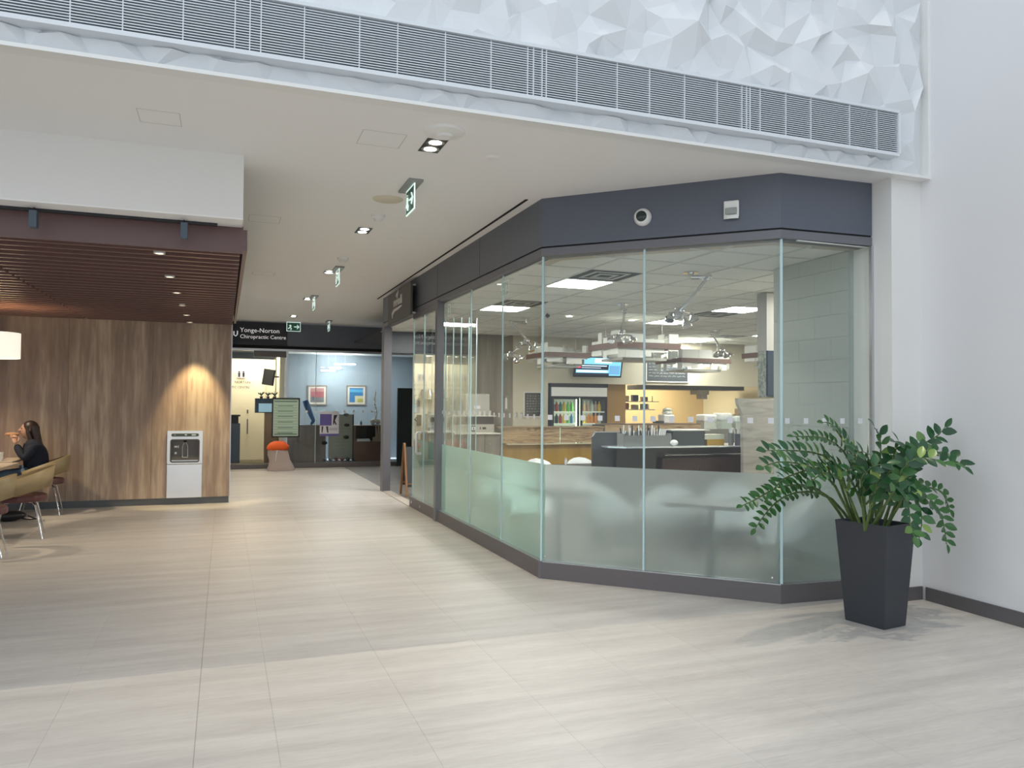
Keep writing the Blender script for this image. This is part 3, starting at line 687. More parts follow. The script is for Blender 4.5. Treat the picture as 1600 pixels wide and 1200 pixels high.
# ------------------------------------------------------------------ back wall items
tv = thing('wall_television', 'flat television showing blue news graphics high on the back wall', 'television', (7.05, 13.98, 2.30))
tvm = Matrix.Rotation(R(12), 4, 'X')
part('casing', cen((0, 0, 0), (1.06, .05, .42)).xf(tvm), BLACK, tv)
def scr(n, x0, z0, x1, z1, c, e=1.0, y=-.0265):
    part(n, bx((x0, y-.0006, z0), (x1, y, z1)).xf(tvm), mat('screen_%s' % n, c, .3, emit=e), tv)
scr('screen_blue', -.50, -.175, .50, .185, (.18, .50, .72), .9)
scr('headline_strip', -.50, -.06, .22, .05, (.02, .02, .05), .2, -.0275)
scr('red_tile', -.50, -.03, -.40, .06, (.7, .05, .12), .9, -.0285)
scr('white_strip', -.48, -.11, .20, -.07, (.7, .9, .95), 1, -.0275)
scr('text_line', -.38, .01, .18, .03, (.6, .75, .85), .8, -.0285)
scr('text_line_lower', -.38, -.03, .05, -.015, (.5, .6, .7), .8, -.0285)
scr('dark_strip', -.50, -.175, .24, -.125, (.02, .03, .06), .2, -.0275)
scr('weather_tile', .24, -.15, .48, .03, (.12, .30, .50), .9, -.0275)
scr('cloud_patch', -.1, .08, .28, .17, (.75, .85, .9), 1, -.0275)
part('wall_bracket', cen((0, .11, 0), (.1, .19, .1)), BLACK, tv)
CH = mat('chalk', (.6, .6, .58), .8); CB = mat('chalkboard', (.045, .055, .06), .7)
def chalkboard(name, x0, x1, z0, z1, label, rows, seed, Y=14.2):
    rnd = random.Random(seed); t = thing(name, label, 'menu board', ((x0+x1)/2, Y, (z0+z1)/2))
    w, hh = (x1-x0)/2, (z1-z0)/2
    part('board', bx((-w, -.02, -hh), (w, -.001, hh)), CB, t)
    part('frame', frame_mb([(-w-.02, -hh-.02), (w+.02, -hh-.02), (w+.02, hh+.02), (-w-.02, hh+.02)], [(-w, -hh), (w, -hh), (w, hh), (-w, hh)], -.03, -.001), WHITE, t)
    mb = MB()
    for r in range(rows):
        z = hh-.06-(2*hh-.1)*r/rows; x = -w+.05
        while x < w*.55:
            L = rnd.uniform(.03, .12)*w*2; pts_ = [(x+L*q/6, -.0205, z+rnd.uniform(-.010, .010)) for q in range(7)]
            mb.tube(pts_, .0035, 4); x += L+.03
        mb.tube([(w*.72, -.0205, z), (w*.78, -.0205, z+.012), (w*.86, -.0205, z-.008)], .0035, 4)
    part('chalk_writing', mb, CH, t)
    return t
chalkboard('chalkboard_menu', 8.28, 9.28, 2.04, 2.66, 'large framed chalkboard menu high on the back wall', 8, 4)
cbs = chalkboard('chalkboard_notice', 5.54, 5.88, 1.30, 1.76, 'small chalkboard notice beside the drinks fridge', 7, 5)
SWG = mat('switch_grey', (.35, .34, .30), .5)
for k, x in enumerate((5.36, 5.47)): single('switch_plate', bx((x, 14.185, 1.28), (x+.035, 14.199, 1.37)), SWG, ('left' if k == 0 else 'right')+' grey switch plate on the cream wall by the chalkboard', 'light switch', 'switch plates')
fe = thing('fire_extinguisher_box', 'narrow grey framed alarm box on the veneer wall', 'alarm box', (5.17, 14.24, 1.55))
part('frame', frame_mb([(-.04, -.14), (.04, -.14), (.04, .14), (-.04, .14)], [(-.025, -.12), (.025, -.12), (.025, .12), (-.025, .12)], -.04, 0), SWG, fe); part('body', bx((-.02, -.03, -.11), (.02, -.001, .11)), WHITEP, fe)
# drinks fridge
fr = thing('drinks_fridge', 'black two door glass drinks fridge stocked with bottles', 'fridge', (6.08, 14.10, 0))
FW = 1.27
part('cabinet', MB().box((0, .06, 0), (.03, .75, 1.96)).box((FW-.03, .06, 0), (FW, .75, 1.96)).box((.03, .70, 0), (FW-.03, .75, 1.96)).box((.03, .06, 1.90), (FW-.03, .70, 1.96)).box((.03, .06, 0), (FW-.03, .70, .20)), BLACK, fr)
part('lit_header', bx((.02, .03, 1.70), (FW-.02, .06, 1.88)), mat('header_panel_grey', (.62, .62, .58), .4, emit=.15), fr)
part('top_vent', bx((.0, .03, 1.885), (FW, .06, 1.96)), BLACK, fr)
part('interior', bx((.03, .69, .2), (FW-.03, .70, 1.69)), mat('fridge_white', (.7, .72, .70), .5), fr)
part('centre_lamp', bx((.60, .08, .25), (.67, .14, 1.66)), mat('fridge_led', (.9, 1, .7), .5, emit=5), fr)
for k in range(2):
    x0 = .02+k*(FW/2-.01)
    dr = part('door', frame_mb([(x0, .22), (x0+FW/2-.03, .22), (x0+FW/2-.03, 1.69), (x0, 1.69)], [(x0+.045, .27), (x0+FW/2-.075, .27), (x0+FW/2-.075, 1.64), (x0+.045, 1.64)], .02, .055), BLACK, fr)
    part('door_glass', bx((x0+.045, .034, .27), (x0+FW/2-.075, .040, 1.64)), GLASS, dr)
    for z in (.45, .85, 1.16, 1.40): part('shelf', bx((x0+.03, .10, z-.025), (x0+FW/2-.05, .66, z-.005)), mat('shelf_white', (.72, .75, .68), .5, emit=.25), dr)
cols = [((.05, .16, .12), 'dark green'), ((.45, .05, .04), 'red'), ((.75, .55, .05), 'yellow'), ((.12, .45, .08), 'lime green'), ((.75, .28, .05), 'orange'), ((.06, .20, .42), 'blue'), ((.50, .35, .25), 'amber'), ((.55, .60, .55), 'clear'), ((.02, .05, .05), 'black')]
rowsc = {(0, 1): (8, 1, 0, 2, 3, 3), (0, 0): (0, 8, 1, 2, 3, 5), (1, 1): (4, 6, 6, 7, 6, 2), (1, 0): (2, 2, 4, 4, 4, 7)}
bcache = {}
for (dk, row), cs in rowsc.items():
    for q, ci in enumerate(cs):
        x = 6.08+.02+dk*(FW/2-.01)+.085+q*.083; z = (1.135, 1.375)[row]+.02
        if row == 0: z = 1.155
        else: z = 1.395
        c, cn = cols[ci]
        if ci not in bcache:
            t = thing('drink_bottle', 'x', 'bottle', (x, 14.27, z))
            part('bottle_body', MB().lathe([(.031, 0), (.036, .01), (.036, .13), (.014, .175), (.014, .195)], n=10), mat('drink_'+cn.replace(' ', '_'), c, .25), t, True)
            part('cap', MB().lathe([(.014, .185), (.014, .205)], n=8), WHITEP, t)
            bcache[ci] = t
        else: t = dup(bcache[ci], (x, 14.27, z))
        ords = ('first', 'second', 'third', 'fourth', 'fifth', 'sixth')[q]
        t['label'] = '%s bottle on the %s shelf behind the %s fridge door, %s from the left' % (cn, ('lower', 'upper')[row], ('left', 'right')[dk], ords); t['group'] = 'bottles in the drinks fridge'

# ------------------------------------------------------------------ counters
ct = thing('service_counter', 'service counter with wavy wood grain front and ochre base', 'counter')
part('worktop', bx((4.86, 13.60, 1.09), (7.0, 14.0, 1.11)), ZEBRA, ct)
part('grain_front', bx((4.88, 13.64, .80), (6.06, 13.66, 1.09)), ZEBRA, ct)
part('grain_front', bx((6.09, 13.64, .80), (7.0, 13.66, 1.09)), ZEBRA, ct)
part('tray_rail', bx((4.95, 13.50, .775), (6.99, 13.62, .795)), mat('rail_cream', (.62, .55, .38), .4), ct)
part('base', bx((4.86, 13.62, 0), (6.99, 13.66, .77)), OCHRE, ct)
c2 = thing('prep_counter', 'higher counter with dark streaked wood front before the kitchen', 'counter')
part('grain_front', bx((7.0, 13.55, .80), (9.18, 13.58, 1.14)), ZEBRA, c2)
part('worktop', bx((7.0, 13.55, 1.14), (9.18, 14.0, 1.165)), mat('counter_brown', (.22, .14, .09), .4), c2)
part('base', bx((7.0, 13.57, 0), (9.18, 13.60, .80)), OCHRE, c2)
# waste station
bs = thing('waste_station', 'grey veneer waste station cabinet with white edged shelf and picture sign', 'waste cabinet', (3.88, 13.45, 0))
part('cabinet', bx((0, 0, 0), (.90, .55, .98)), VENEER, bs)
part('shelf_edge', bx((-.03, -.03, .98), (.92, .56, 1.0)), mat('shelf_pale', (.7, .68, .6), .5), bs)
for x in (.30, .60): part('door_gap', bx((x, -.003, .02), (x+.006, .0, .97)), SLOT, bs)
for x in (.15, .42, .70): part('door_knob', MB().sphere((x, -.015, .80), .012, 8, 6), ALU, bs)
part('back_board', bx((.02, .30, 1.0), (.88, .33, 1.15)), mat('bin_board', (.42, .40, .34), .5), bs)
part('upper_rail', bx((-.02, .22, 1.30), (.90, .34, 1.32)), mat('shelf_pale', (.7, .68, .6), .5), bs)
part('dark_panel', bx((.33, .33, 1.16), (.88, .36, 1.30)), DARKG, bs)
part('picture_sign', bx((.42, .290, 1.03), (.53, .30, 1.12)).box((.60, .295, 1.06), (.62, .30, 1.10)).box((.65, .295, 1.06), (.72, .30, 1.10)), BLACK, bs)
part('picture_field', bx((.435, .288, 1.045), (.515, .290, 1.105)), WHITEP, bs)
part('bin_symbol', bx((.465, .286, 1.055), (.485, .288, 1.09)), BLACK, bs)
mw = thing('bulk_dispenser', 'large pale appliance box on the waste station shelf', 'appliance', (4.22, 13.72, 1.32))
part('body', bx((0, 0, 0), (.47, .35, .40)), mat('pale_appliance', (.50, .48, .42), .45), mw, bev=.02)
part('label_mark', bx((.16, -.003, .12), (.28, -.0005, .18)), DOT, mw)
cups = MB()
cup0 = None
for k in range(8):
    x = 3.95+.10*k
    if cup0 is None:
        cup0 = single('tumbler', MB().lathe([(.022, 0), (.03, .10), (.028, .10), (.02, .004)], n=10), mat('tumbler_clear', (.6, .62, .58), .2), 'x', 'cup', 'tumblers on the waste station rail', True, loc=(x, 13.70, 1.32)); c = cup0
    else: c = dup(cup0, (x, 13.70, 1.32))
    c['label'] = 'small clear tumbler on the pale rail, %s from the left' % ('first', 'second', 'third', 'fourth', 'fifth', 'sixth', 'seventh', 'eighth')[k]
for c in [o for o in S.objects if o.name.startswith('tumbler')]: c.location.y = 13.69; c.scale = (1, 1, .9)
mw.location.y = 13.80
# coffee counter near end panel
cc = thing('coffee_counter', 'dark coffee counter behind the glass entrance doors', 'counter', (3.36, 13.2, 0))
part('base', bx((0, 0, 0), (.47, .6, 1.02)), VENEER, cc); part('worktop', bx((-.02, -.02, 1.02), (.48, .62, 1.05)), mat('shelf_pale', (.7, .68, .6), .5), cc)
cm = thing('coffee_machine', 'chrome and black coffee machine on the counter by the entrance', 'coffee machine', (3.40, 13.3, 1.05))
part('body', bx((0, 0, .0), (.36, .32, .06)).box((0, .14, .06), (.36, .32, .30)).box((0, 0, .24), (.36, .14, .34)), ALU, cm)
part('group_head', MB().lathe([(.03, .16), (.035, .24)], (.1, .07, 0), 10).lathe([(.03, .16), (.035, .24)], (.26, .07, 0), 10), BLACK, cm)
shv = thing('wall_shelf', 'glass shelf of jars on the cream end wall', 'shelf', (3.4, 14.18, 1.62))
part('board', bx((0, -.2, 0), (.55, 0, .015)), mat('green_glass_shelf', (.2, .3, .26), .2), shv)
for k in range(4): single('coffee_jar', MB().lathe([(.045, 0), (.05, .02), (.05, .12), (.03, .14), (.03, .16)], n=12), (DARKG, ALU, WHITEP, mat('teal_jar', (.06, .16, .15), .3))[k], '%s jar on the glass shelf above the coffee machine' % ('charcoal', 'metal', 'white', 'teal')[k], 'jar', 'jars on the shelf', True, loc=(3.47+.13*k, 14.08, 1.636))
# A-frame sign and dog-like black shape (hook)
af = thing('a_frame_sign', 'brown wooden A-frame board just inside the entrance', 'sign stand', (2.98, 12.7, 0.012))
for s in (-1, 1):
    for x in (-.16, .16):
        part('leg', MB().tube([(x, s*.24, 0), (x, s*.02, .86)], .022, 4), mat('aframe_wood', (.28, .13, .05), .5), af)
    part('board', MB().add([(-.14, s*.20, .15), (.14, s*.20, .15), (.14, s*.035, .80), (-.14, s*.035, .80)], [(0, 1, 2, 3)]), CB, af)
    part('cross_rail', MB().tube([(-.16, s*.185, .2), (.16, s*.185, .2)], .015, 4), mat('aframe_wood', (.28, .13, .05), .5), af)
single('wall_phone', MB().box((-.04, -.05, -.10), (.04, 0, .10)).tube([(-.04, -.04, .06), (-.09, -.05, .02), (-.05, -.05, -.02)], .012, 6), BLACK, 'black wall phone on the cream end panel', 'phone', loc=(3.42, 14.2, 1.22), bev=.006)

# divider with bench, shelf and things on it
dv = thing('bench_divider', 'charcoal divider with stainless shelf and dark tufted bench back', 'divider', (0, 7.6, 0))
part('end_panel', MB().vprism([(3.80, 0), (3.80, 1.19), (3.83, 1.235), (4.12, 1.24), (4.6, 1.24), (4.6, 0)], .05, .09), DARKG, dv)
part('panel', bx((4.6, .05, 0), (5.80, .09, 1.074)), DARKG, dv)
part('top_edge', bx((3.83, .045, 1.235), (4.16, .095, 1.245)), ALU, dv)
part('shelf', MB().prism([(3.90, -.10), (4.05, -.24), (5.80, -.24), (5.80, .3), (3.90, .05)], 1.075, 1.09), STEEL, dv)
part('front_panel', bx((4.05, -.02, 0), (4.55, .05, 1.07)), mat('charcoal_b', (.055, .057, .06), .35), dv)
part('bench_back', bx((4.60, -.08, .50), (5.80, .05, .96)), LEATHER, dv, bev=.03)
part('bench_seat', bx((4.60, -.62, .28), (5.80, -.02, .46)), LEATHER, dv, bev=.03)
part('bench_base', bx((4.62, -.55, 0), (5.80, 0, .28)), BLACK, dv)
tb = MB()
for k in range(5):
    for z in (.66, .82): tb.sphere((4.72+.25*k+(.12 if z > .7 else 0), -.085, z), .012, 6, 4)
part('tufting_buttons', tb, mat('button_dark', (.03, .015, .015), .4), dv)
part('bench_rail', MB().tube([(4.62, -.09, .985), (5.78, -.09, .985)], .008, 6), CHROME, dv)
cy = thing('cutlery_caddy', 'grey caddy box on the divider shelf', 'caddy', (4.05, 7.42, 1.09))
part('box', MB().box((0, 0, 0), (.60, .01, .12)).box((0, .14, 0), (.60, .15, .15)).box((0, .01, 0), (.01, .14, .14)).box((.59, .01, 0), (.60, .14, .14)).box((.01, .01, 0), (.59, .14, .01)), mat('caddy_grey', (.22, .22, .21), .4), cy)
rnd = random.Random(2)
for k in range(9):
    x = 4.10+.055*k; y = 7.50+rnd.uniform(-.03, .03)
    t = thing('cutlery_bundle', 'cutlery bundle in the grey caddy, number %d from the left'.replace('number %d', ('first', 'second', 'third', 'fourth', 'fifth', 'sixth', 'seventh', 'eighth', 'ninth')[k]), 'cutlery', (x, y, 1.10), 0, 'cutlery in the caddy')
    for s in range(3): part('handle', MB().tube([(0, 0, 0), (rnd.uniform(-.03, .03), rnd.uniform(-.02, .02), .16+.03*s)], .008, 5), (CHROME, BLACK, WHITEP)[(k+s) % 3], t)
single('napkin_stack', MB().vprism([(0, 0), (.07, 0), (.11, .17), (.03, .18)], 0, .06), WHITEP, 'stack of white napkins standing at the end of the grey caddy', 'napkins', loc=(4.52, 7.49, 1.102))
single('dark_serving_box', MB().vprism(rr(0, 0, .42, .16, .01), 0, .3), mat('dark_box', (.03, .04, .045), .3), 'low black serving box with pale lid line on the divider shelf', 'box', loc=(4.72, 7.50, 1.092))
single('box_lid', bx((-.01, -.01, 0), (.50, .31, .012)), ALU, 'thin pale lid over the black serving box', 'lid', loc=(4.70, 7.50, 1.254))
single('tea_light', MB().sphere((0, 0, .035), (.05, .04, .035), 10, 6), WHITEP, 'small white lidded dish beside the black serving box', 'dish', smooth=True, loc=(4.68, 7.42, 1.091))
yb = thing('mustard_box', 'mustard yellow box with clear top on the divider shelf', 'box', (5.17, 7.50, 1.09))
part('box', bx((0, 0, 0), (.23, .2, .065)), mat('mustard', (.45, .26, .02), .5), yb); part('clear_lid', bx((-.04, .0, .067), (.23, .2, .12)), mat('pale_lid', (.6, .62, .5), .2), yb)
for k, (x, r, hh, mt_, lb, cat) in enumerate(((5.455, .032, .14, mat('mesh_steel', (.20, .21, .21), .35, .8), 'perforated steel cutlery cup, left of the shelf cups', 'cup'), (5.545, .034, .13, mat('dark_cup', (.10, .11, .13), .4), 'plain dark grey cup, middle of the shelf cups', 'cup'), (5.632, .030, .14, mat('clear_cup', (.55, .56, .52), .15), 'clear tall cup, right of the shelf cups', 'cup'))):
    t = thing('shelf_cup', lb, cat, (x, 7.45, 1.09), 0, 'cups on the divider shelf')
    part('cup_body', MB().lathe([(r*.9, 0), (r, hh), (r*.9, hh), (r*.8, .01)], n=14), mt_, t, True)
    for q in range(5): part('handle', MB().tube([(0, 0, .02), (random.uniform(-.04, .04), random.uniform(-.03, .03), hh+.06)], .005, 5), WHITEP if q % 2 else CHROME, t)
# chafing / sneeze guard
sg2 = thing('sneeze_guard', 'curved glass food display with white lids on the prep counter', 'food display', (9.6, 13.5, 1.05))
part('base', bx((-.4, 0, -1.05), (1.7, .6, .0)), mat('display_base', (.20, .19, .17), .4), sg2)
part('glass_front', MB().tube([(-.1, -.03, 0), (-.1, .02, .22), (-.1, .2, .30)], .008, 5).tube([(1.5, -.03, 0), (1.5, .02, .22), (1.5, .2, .30)], .008, 5), CHROME, sg2)
part('glass_sheet', MB().add([(-.1, -.03, 0), (1.5, -.03, 0), (1.5, .02, .22), (-.1, .02, .22), (1.5, .2, .30), (-.1, .2, .30)], [(0, 1, 2, 3), (3, 2, 4, 5)]), GLASS2, sg2)
for k, (px, py, w, hh) in enumerate(((1104, 660, .32, .30), (1130, 657, .28, .33), (1154, 663, .30, .27))):
    c = at(px, 672, 13.75)
    t = thing('white_food_pan', 'white lidded food container on the prep counter, %s from the left' % ('first', 'second', 'third')[k], 'container', (c.x-w/2, 13.60+.02*k, 1.051), 0, 'white containers on the prep counter')
    part('pan', bx((0, 0, 0), (w-.02, .3, hh*.5)), mat('clear_tub', (.58, .60, .52), .3), t); part('lid', bx((-.01, -.01, hh*.5), (w-.01, .31, hh)), WHITEP, t, bev=.03)
for k, (px, name, lab, col_) in enumerate(((1000, 'coffee_grinder', 'white machine with round dome on the prep counter', WHITEP), (1046, 'food_processor', 'cluttered white appliance wrapped in clear film', WHITEP))):
    c = at(px, 660, 13.7)
    if k == 1:
        t = thing(name, lab, 'appliance', (c.x, 13.75, 1.166))
        part('body', MB().box((-.16, -.1, 0), (.10, .15, .18)).box((-.10, -.08, .18), (.06, .1, .25)), col_, t, bev=.03); part('tray', bx((-.30, -.12, 0), (-.17, .10, .05)), DARKG, t); part('hopper', MB().sphere((-.02, 0, .27), (.10, .09, .05)), mat('pale_lid', (.6, .62, .5), .2), t, True)
for k, (z, x0, x1) in enumerate(((1.60, 7.95, 9.2), (1.42, 7.95, 9.1))):
    t = thing('kitchen_shelf', ('upper' if k == 0 else 'lower')+' steel shelf in the kitchen opening', 'shelf', (x0, 15.2, z), 0, 'kitchen shelves'); part('board', bx((0, 0, 0), (x1-x0, .3, .02)), ALU, t); part('bracket', bx((0, .28, 0), (.02, .3, .14)).box((x1-x0-.02, .28, 0), (x1-x0, .3, .14)), ALU, t)
kc = [(.35, .15, .06), (.6, .45, .3), (.05, .06, .1), (.55, .3, .15), (.6, .55, .45), (.3, .1, .05), (.5, .45, .35), (.2, .2, .2)]
for k in range(8):
    sh = k // 4
    single('food_packet', bx((0, 0, 0), (.14, .12, .10+.02*(k % 3))), mat('packet_%s' % 'abcdefgh'[k], kc[k], .6), '%s food packet on the %s kitchen shelf, %s from the left' % (('brown', 'beige', 'navy', 'rust', 'cream', 'dark red', 'tan', 'grey')[k], ('upper', 'lower')[sh], ('first', 'second', 'third', 'fourth')[k % 4]), 'packet', 'packets on the kitchen shelves', bev=.01, loc=(8.1+.24*(k % 4), 15.28, (1.621, 1.441)[sh]))
hood = thing('extractor_hood', 'dark steel extractor strip with grey unit over the kitchen', 'extractor', (8.6, 14.8, 1.88)); part('canopy', bx((0, 0, 0), (2.6, .8, .10)), DARKG, hood); part('unit', bx((1.35, 0, -.10), (1.65, .3, 0)).box((1.45, 0, -.2), (1.60, .2, -.1)), SWG, hood)
cutb = single('paper_cup_dispenser', MB().box((0, 0, 0), (.28, .2, .30)).box((.02, .02, .30), (.26, .18, .42)), mat('disp_tan', (.30, .22, .14), .5), 'brown and grey dispenser beside the stone partition', 'dispenser', loc=(10.55, 14.12, 1.051))

# cafe furniture
def shell_chair(x, y, rz, label):
    t = thing('white_shell_chair', label, 'chair', (x, y, .006), rz, 'white shell chairs in the cafe')
    vs = []; nu, nv = 13, 8
    for i in range(nu):
        a = R(-115+230*i/(nu-1))
        for j in range(nv):
            u = j/(nv-1); rr_ = .10+.13*min(1, u*1.7)
            top = .40+.02*math.cos(a)+(.17+.19*max(0, math.cos(a)))*max(0, (u-.4)/.6)**1.1
            vs.append((rr_*math.cos(a)*1.05+.02*u, rr_*math.sin(a)*1.12, top))
    fs = [(i*nv+j, (i+1)*nv+j, (i+1)*nv+j+1, i*nv+j+1) for i in range(nu-1) for j in range(nv-1)]
    mb = MB().add(vs, fs); mb.add([(-.20, -.20, .415), (.12, -.14, .40), (.12, .14, .40), (-.20, .20, .415)], [(0, 1, 2, 3)])
    o = part('shell', mb, SHELLW, t); s = o.modifiers.new('thickness', 'SOLIDIFY'); s.thickness = .012; o.data.shade_smooth()
    for sx in (-1, 1):
        for sy in (-1, 1): part('leg', MB().tube([(sx*.10, sy*.10, .40), (sx*.20, sy*.20, 0)], .012, 6), mat('pale_leg', (.5, .42, .3), .5), t)
    return t
c0 = None
def cafe_table(x, y, w, d, z, rz, label):
    t = thing('cafe_table', label, 'table', (x, y, .006), rz, 'dark cafe tables')
    part('tabletop', bx((-w/2, -d/2, z-.035), (w/2, d/2, z)), TABLED, t, bev=.005); part('column', MB().lathe([(.03, .02), (.03, z-.035)], n=10), DARKG, t); part('foot', MB().lathe([(.22, 0), (.22, .015), (.03, .03)], n=16), DARKG, t)
aAB = math.atan2(B_[1]-A[1], B_[0]-A[0])
cafe_table(3.98, 5.70, .66, .6, .71, R(-50), 'dark cafe table showing through the frosted glass at right')
cafe_table(3.10, 6.95, .55, .46, .71, R(90), 'dark cafe table behind the green frosted glass, nearest the corner')
cafe_table(3.10, 8.6, .50, .46, .71, R(90), 'dark cafe table behind the green frosted glass, left one')
cafe_table(4.30, 9.1, .75, .6, .745, 0, 'dark table seen over the frosted band left of the divider')
for (x, y, rz, lb) in ((3.62, 6.85, 200, 'white shell chair blurred behind the frosted glass, left'), (4.10, 6.60, 250, 'white shell chair blurred behind the frosted glass, centre'), (4.42, 5.35, 330, 'white shell chair blurred behind the right glass corner'), (4.62, 6.25, 60, 'white shell chair behind the frosted glass across the right table'),
                      (4.05, 9.75, 80, 'white shell chair beyond the dark table, left one'), (4.75, 9.85, 80, 'white shell chair beyond the dark table, right one'), (3.1, 7.65, 90, 'white shell chair behind the green frosted glass'), (3.55, 9.4, 30, 'white shell chair near the entrance behind the glass')):
    shell_chair(x, y, R(rz), lb)
single('salt_shaker', MB().lathe([(.018, 0), (.02, .06), (.012, .07), (.015, .09)], n=10), STEEL, 'small steel shaker on the dark table left of the divider', 'shaker', smooth=True, loc=(4.2, 9.25, .752))

# ------------------------------------------------------------------ far shopfront
FY = 18.75
w2 = struct('window_2')
part('header_panel', bx((1.36, FY-.08, 2.84), (4.55, FY+.1, CZ-.03)), GREYMET, w2)
part('sign_panel', bx((.08, FY-.10, 2.84), (1.355, FY+.1, CZ-.02)), mat('sign_black', (.012, .013, .02), .35), w2)
part('head_track', bx((.08, FY-.03, 2.72), (4.55, FY+.05, 2.77)), ALU, w2)
part('head_shadow', bx((.08, FY-.02, 2.77), (4.55, FY+.06, 2.84)), SLOT, w2)
part('base_kick', bx((1.36, FY-.02, 0), (4.55, FY+.08, .10)), KICK, w2)
part('glass_pane', bx((1.39, FY, .10), (3.75, FY+.012, 2.72)), GLASS2, w2)
part('glass_pane', bx((3.76, FY, .10), (4.55, FY+.012, 2.72)), GLASS2, w2)
part('glass_pane', bx((2.02, FY-.014, .10), (2.032, FY-.001, 2.72)), EDGE, w2)
part('frame_post', bx((1.34, FY-.03, 0), (1.39, FY+.06, 2.72)), ALU, w2)
part('door_head', bx((.62, FY-.02, 2.58), (1.34, FY+.04, 2.72)), KICK, w2)
part('tiled_step', bx((.08, FY-.03, 0), (.62, FY+.2, .10)).box((.63, FY-.03, 0), (1.34, FY+.2, .10)), KICK, w2)
for k in range(11): part('vinyl_square', MB().lathe([(.001, -.001), (.028, -.001)], (1.60+.22*k, FY-.016, 1.32), 10, 'y', False), DOT, w2)
sgn = thing('shop_sign', 'white lettering on the black panel above the far shop door', 'sign', (.30, FY-.10, 3.20))
SW = mat('sign_white_glow', (.95, .95, .95), .4, emit=.25); lettering('Yonge-Norton', .145, SW, sgn, (.01, -.004, -.07)); lettering('Chiropractic Centre', .122, SW, sgn, (.01, -.004, -.21))  # letters are unlit acrylic; a faint glow is added to lift their white
part('emblem', MB().tube([(-.12, -.004, -.06), (-.12, -.004, -.14), (-.08, -.004, -.17), (-.045, -.004, -.13), (-.045, -.004, -.05)], .013, 6), SW, sgn)
# the far shop's room
struct('wall_far_shop', bx((.0, 21.6, 0), (5.2, 21.8, 3.0)), BLUEW)
struct('wall_far_left', bx((-.2, FY+.1, 0), (.08, 21.6, 3.0)), CREAM)
struct('wall_far_right', bx((5.0, FY, 0), (5.2, 21.6, 3.0)), BLUEW)
struct('wall_far_hall', bx((.08, 20.3, 0), (1.2, 20.4, 2.6)), mat('cream_hall', (.75, .71, .56), .6))
struct('wall_far_partition', bx((1.22, FY+.25, .0), (1.32, 21.6, 2.7)), mat('cream_hall', (.75, .71, .56), .6))
struct('ceiling_far_shop', bx((.08, FY+.12, 2.84), (5.2, 21.6, 2.9)), CEIL)
cream_hall = MATS['cream_hall']
al2 = bpy.data.lights.new('far_shop_light', 'AREA'); al2.energy = 34; al2.color = (1, .95, .88); al2.size = 2.4; al2.shape = 'RECTANGLE'; al2.size_y = 1.2
o = bpy.data.objects.new('far_shop_light', al2); COL.objects.link(o); o.location = (3.2, 20.4, 2.8)
al3 = bpy.data.lights.new('far_hall_light', 'AREA'); al3.energy = 22; al3.color = (1, .93, .78); al3.size = .9
o = bpy.data.objects.new('far_hall_light', al3); COL.objects.link(o); o.location = (.65, 19.6, 2.78)
for k, (px, py, w) in enumerate(((539, 569, .55), (524, 575, .30), (513, 579, .36))):
    c = at_z(px, py, 2.80)
    c = at(px, py, 21.0)
    t = thing('linear_ceiling_light', 'slim lit ceiling strip in the far shop, %s one' % ('right', 'middle', 'left')[k], 'ceiling light', (c.x, c.y, c.z), 0, 'lit strips in the far shop'); part('diffuser', cen((0, 0, 0), (w, .06, .03)), LEDP, t); part('stem', MB().tube([(0, 0, .015), (0, 0, 2.84-c.z)], .004, 4), ALU, t)
# inner door with lettering and pictogram
dr = struct('door_1'); part('door_leaf', bx((.10, 20.24, .1), (.95, 20.29, 2.15)), cream_hall, dr)
part('pull_handle', MB().tube([(.545, 20.24, .75), (.545, 20.19, .75), (.545, 20.19, 1.1), (.545, 20.24, 1.1)], .012, 6), DARKG, dr)
part('lock', bx((.53, 20.225, 1.25), (.56, 20.24, 1.34)), DARKG, dr)
ds = thing('wall_lettering', 'dark lettering on the cream wall in the far doorway', 'lettering', (.10, 20.28, 1.86))
lettering('NORTON', .085, SLOT, ds, (.13, -.07, .13)); lettering('PRACTIC CENTRE', .075, SLOT, ds, (-.12, -.07, .01))
pg = thing('washroom_sign', 'small square washroom pictogram sign in the far doorway', 'sign', (.385, 20.2, 2.22)); part('plate', bx((-.10, 0, -.10), (.10, .01, .10)), mat('picto_grey', (.42, .42, .50), .5), pg)
for s in (-.05, .05): part('figure', MB().sphere((s, -.004, .055), .018, 8, 6).vprism([(s-.025, .03), (s+.025, .03), (s+.018, -.07), (s-.018, -.07)], -.006, -.001), BLACK, pg)
tvf = thing('wall_monitor', 'tilted flat monitor on a wall arm in the far doorway', 'monitor', (1.02, 19.3, 2.12)); part('screen', bx((-.17, -.02, -.19), (.08, .02, .19)).xf(Matrix.Rotation(R(8), 4, 'Y')), mat('monitor_grey', (.10, .10, .10), .3), tvf); part('arm', MB().tube([(.06, .0, .02), (.20, .0, .02)], .02, 6), BLACK, tvf); part('bezel', bx((.06, -.025, -.19), (.10, .025, .19)).xf(Matrix.Rotation(R(8), 4, 'Y')), BLACK, tvf)
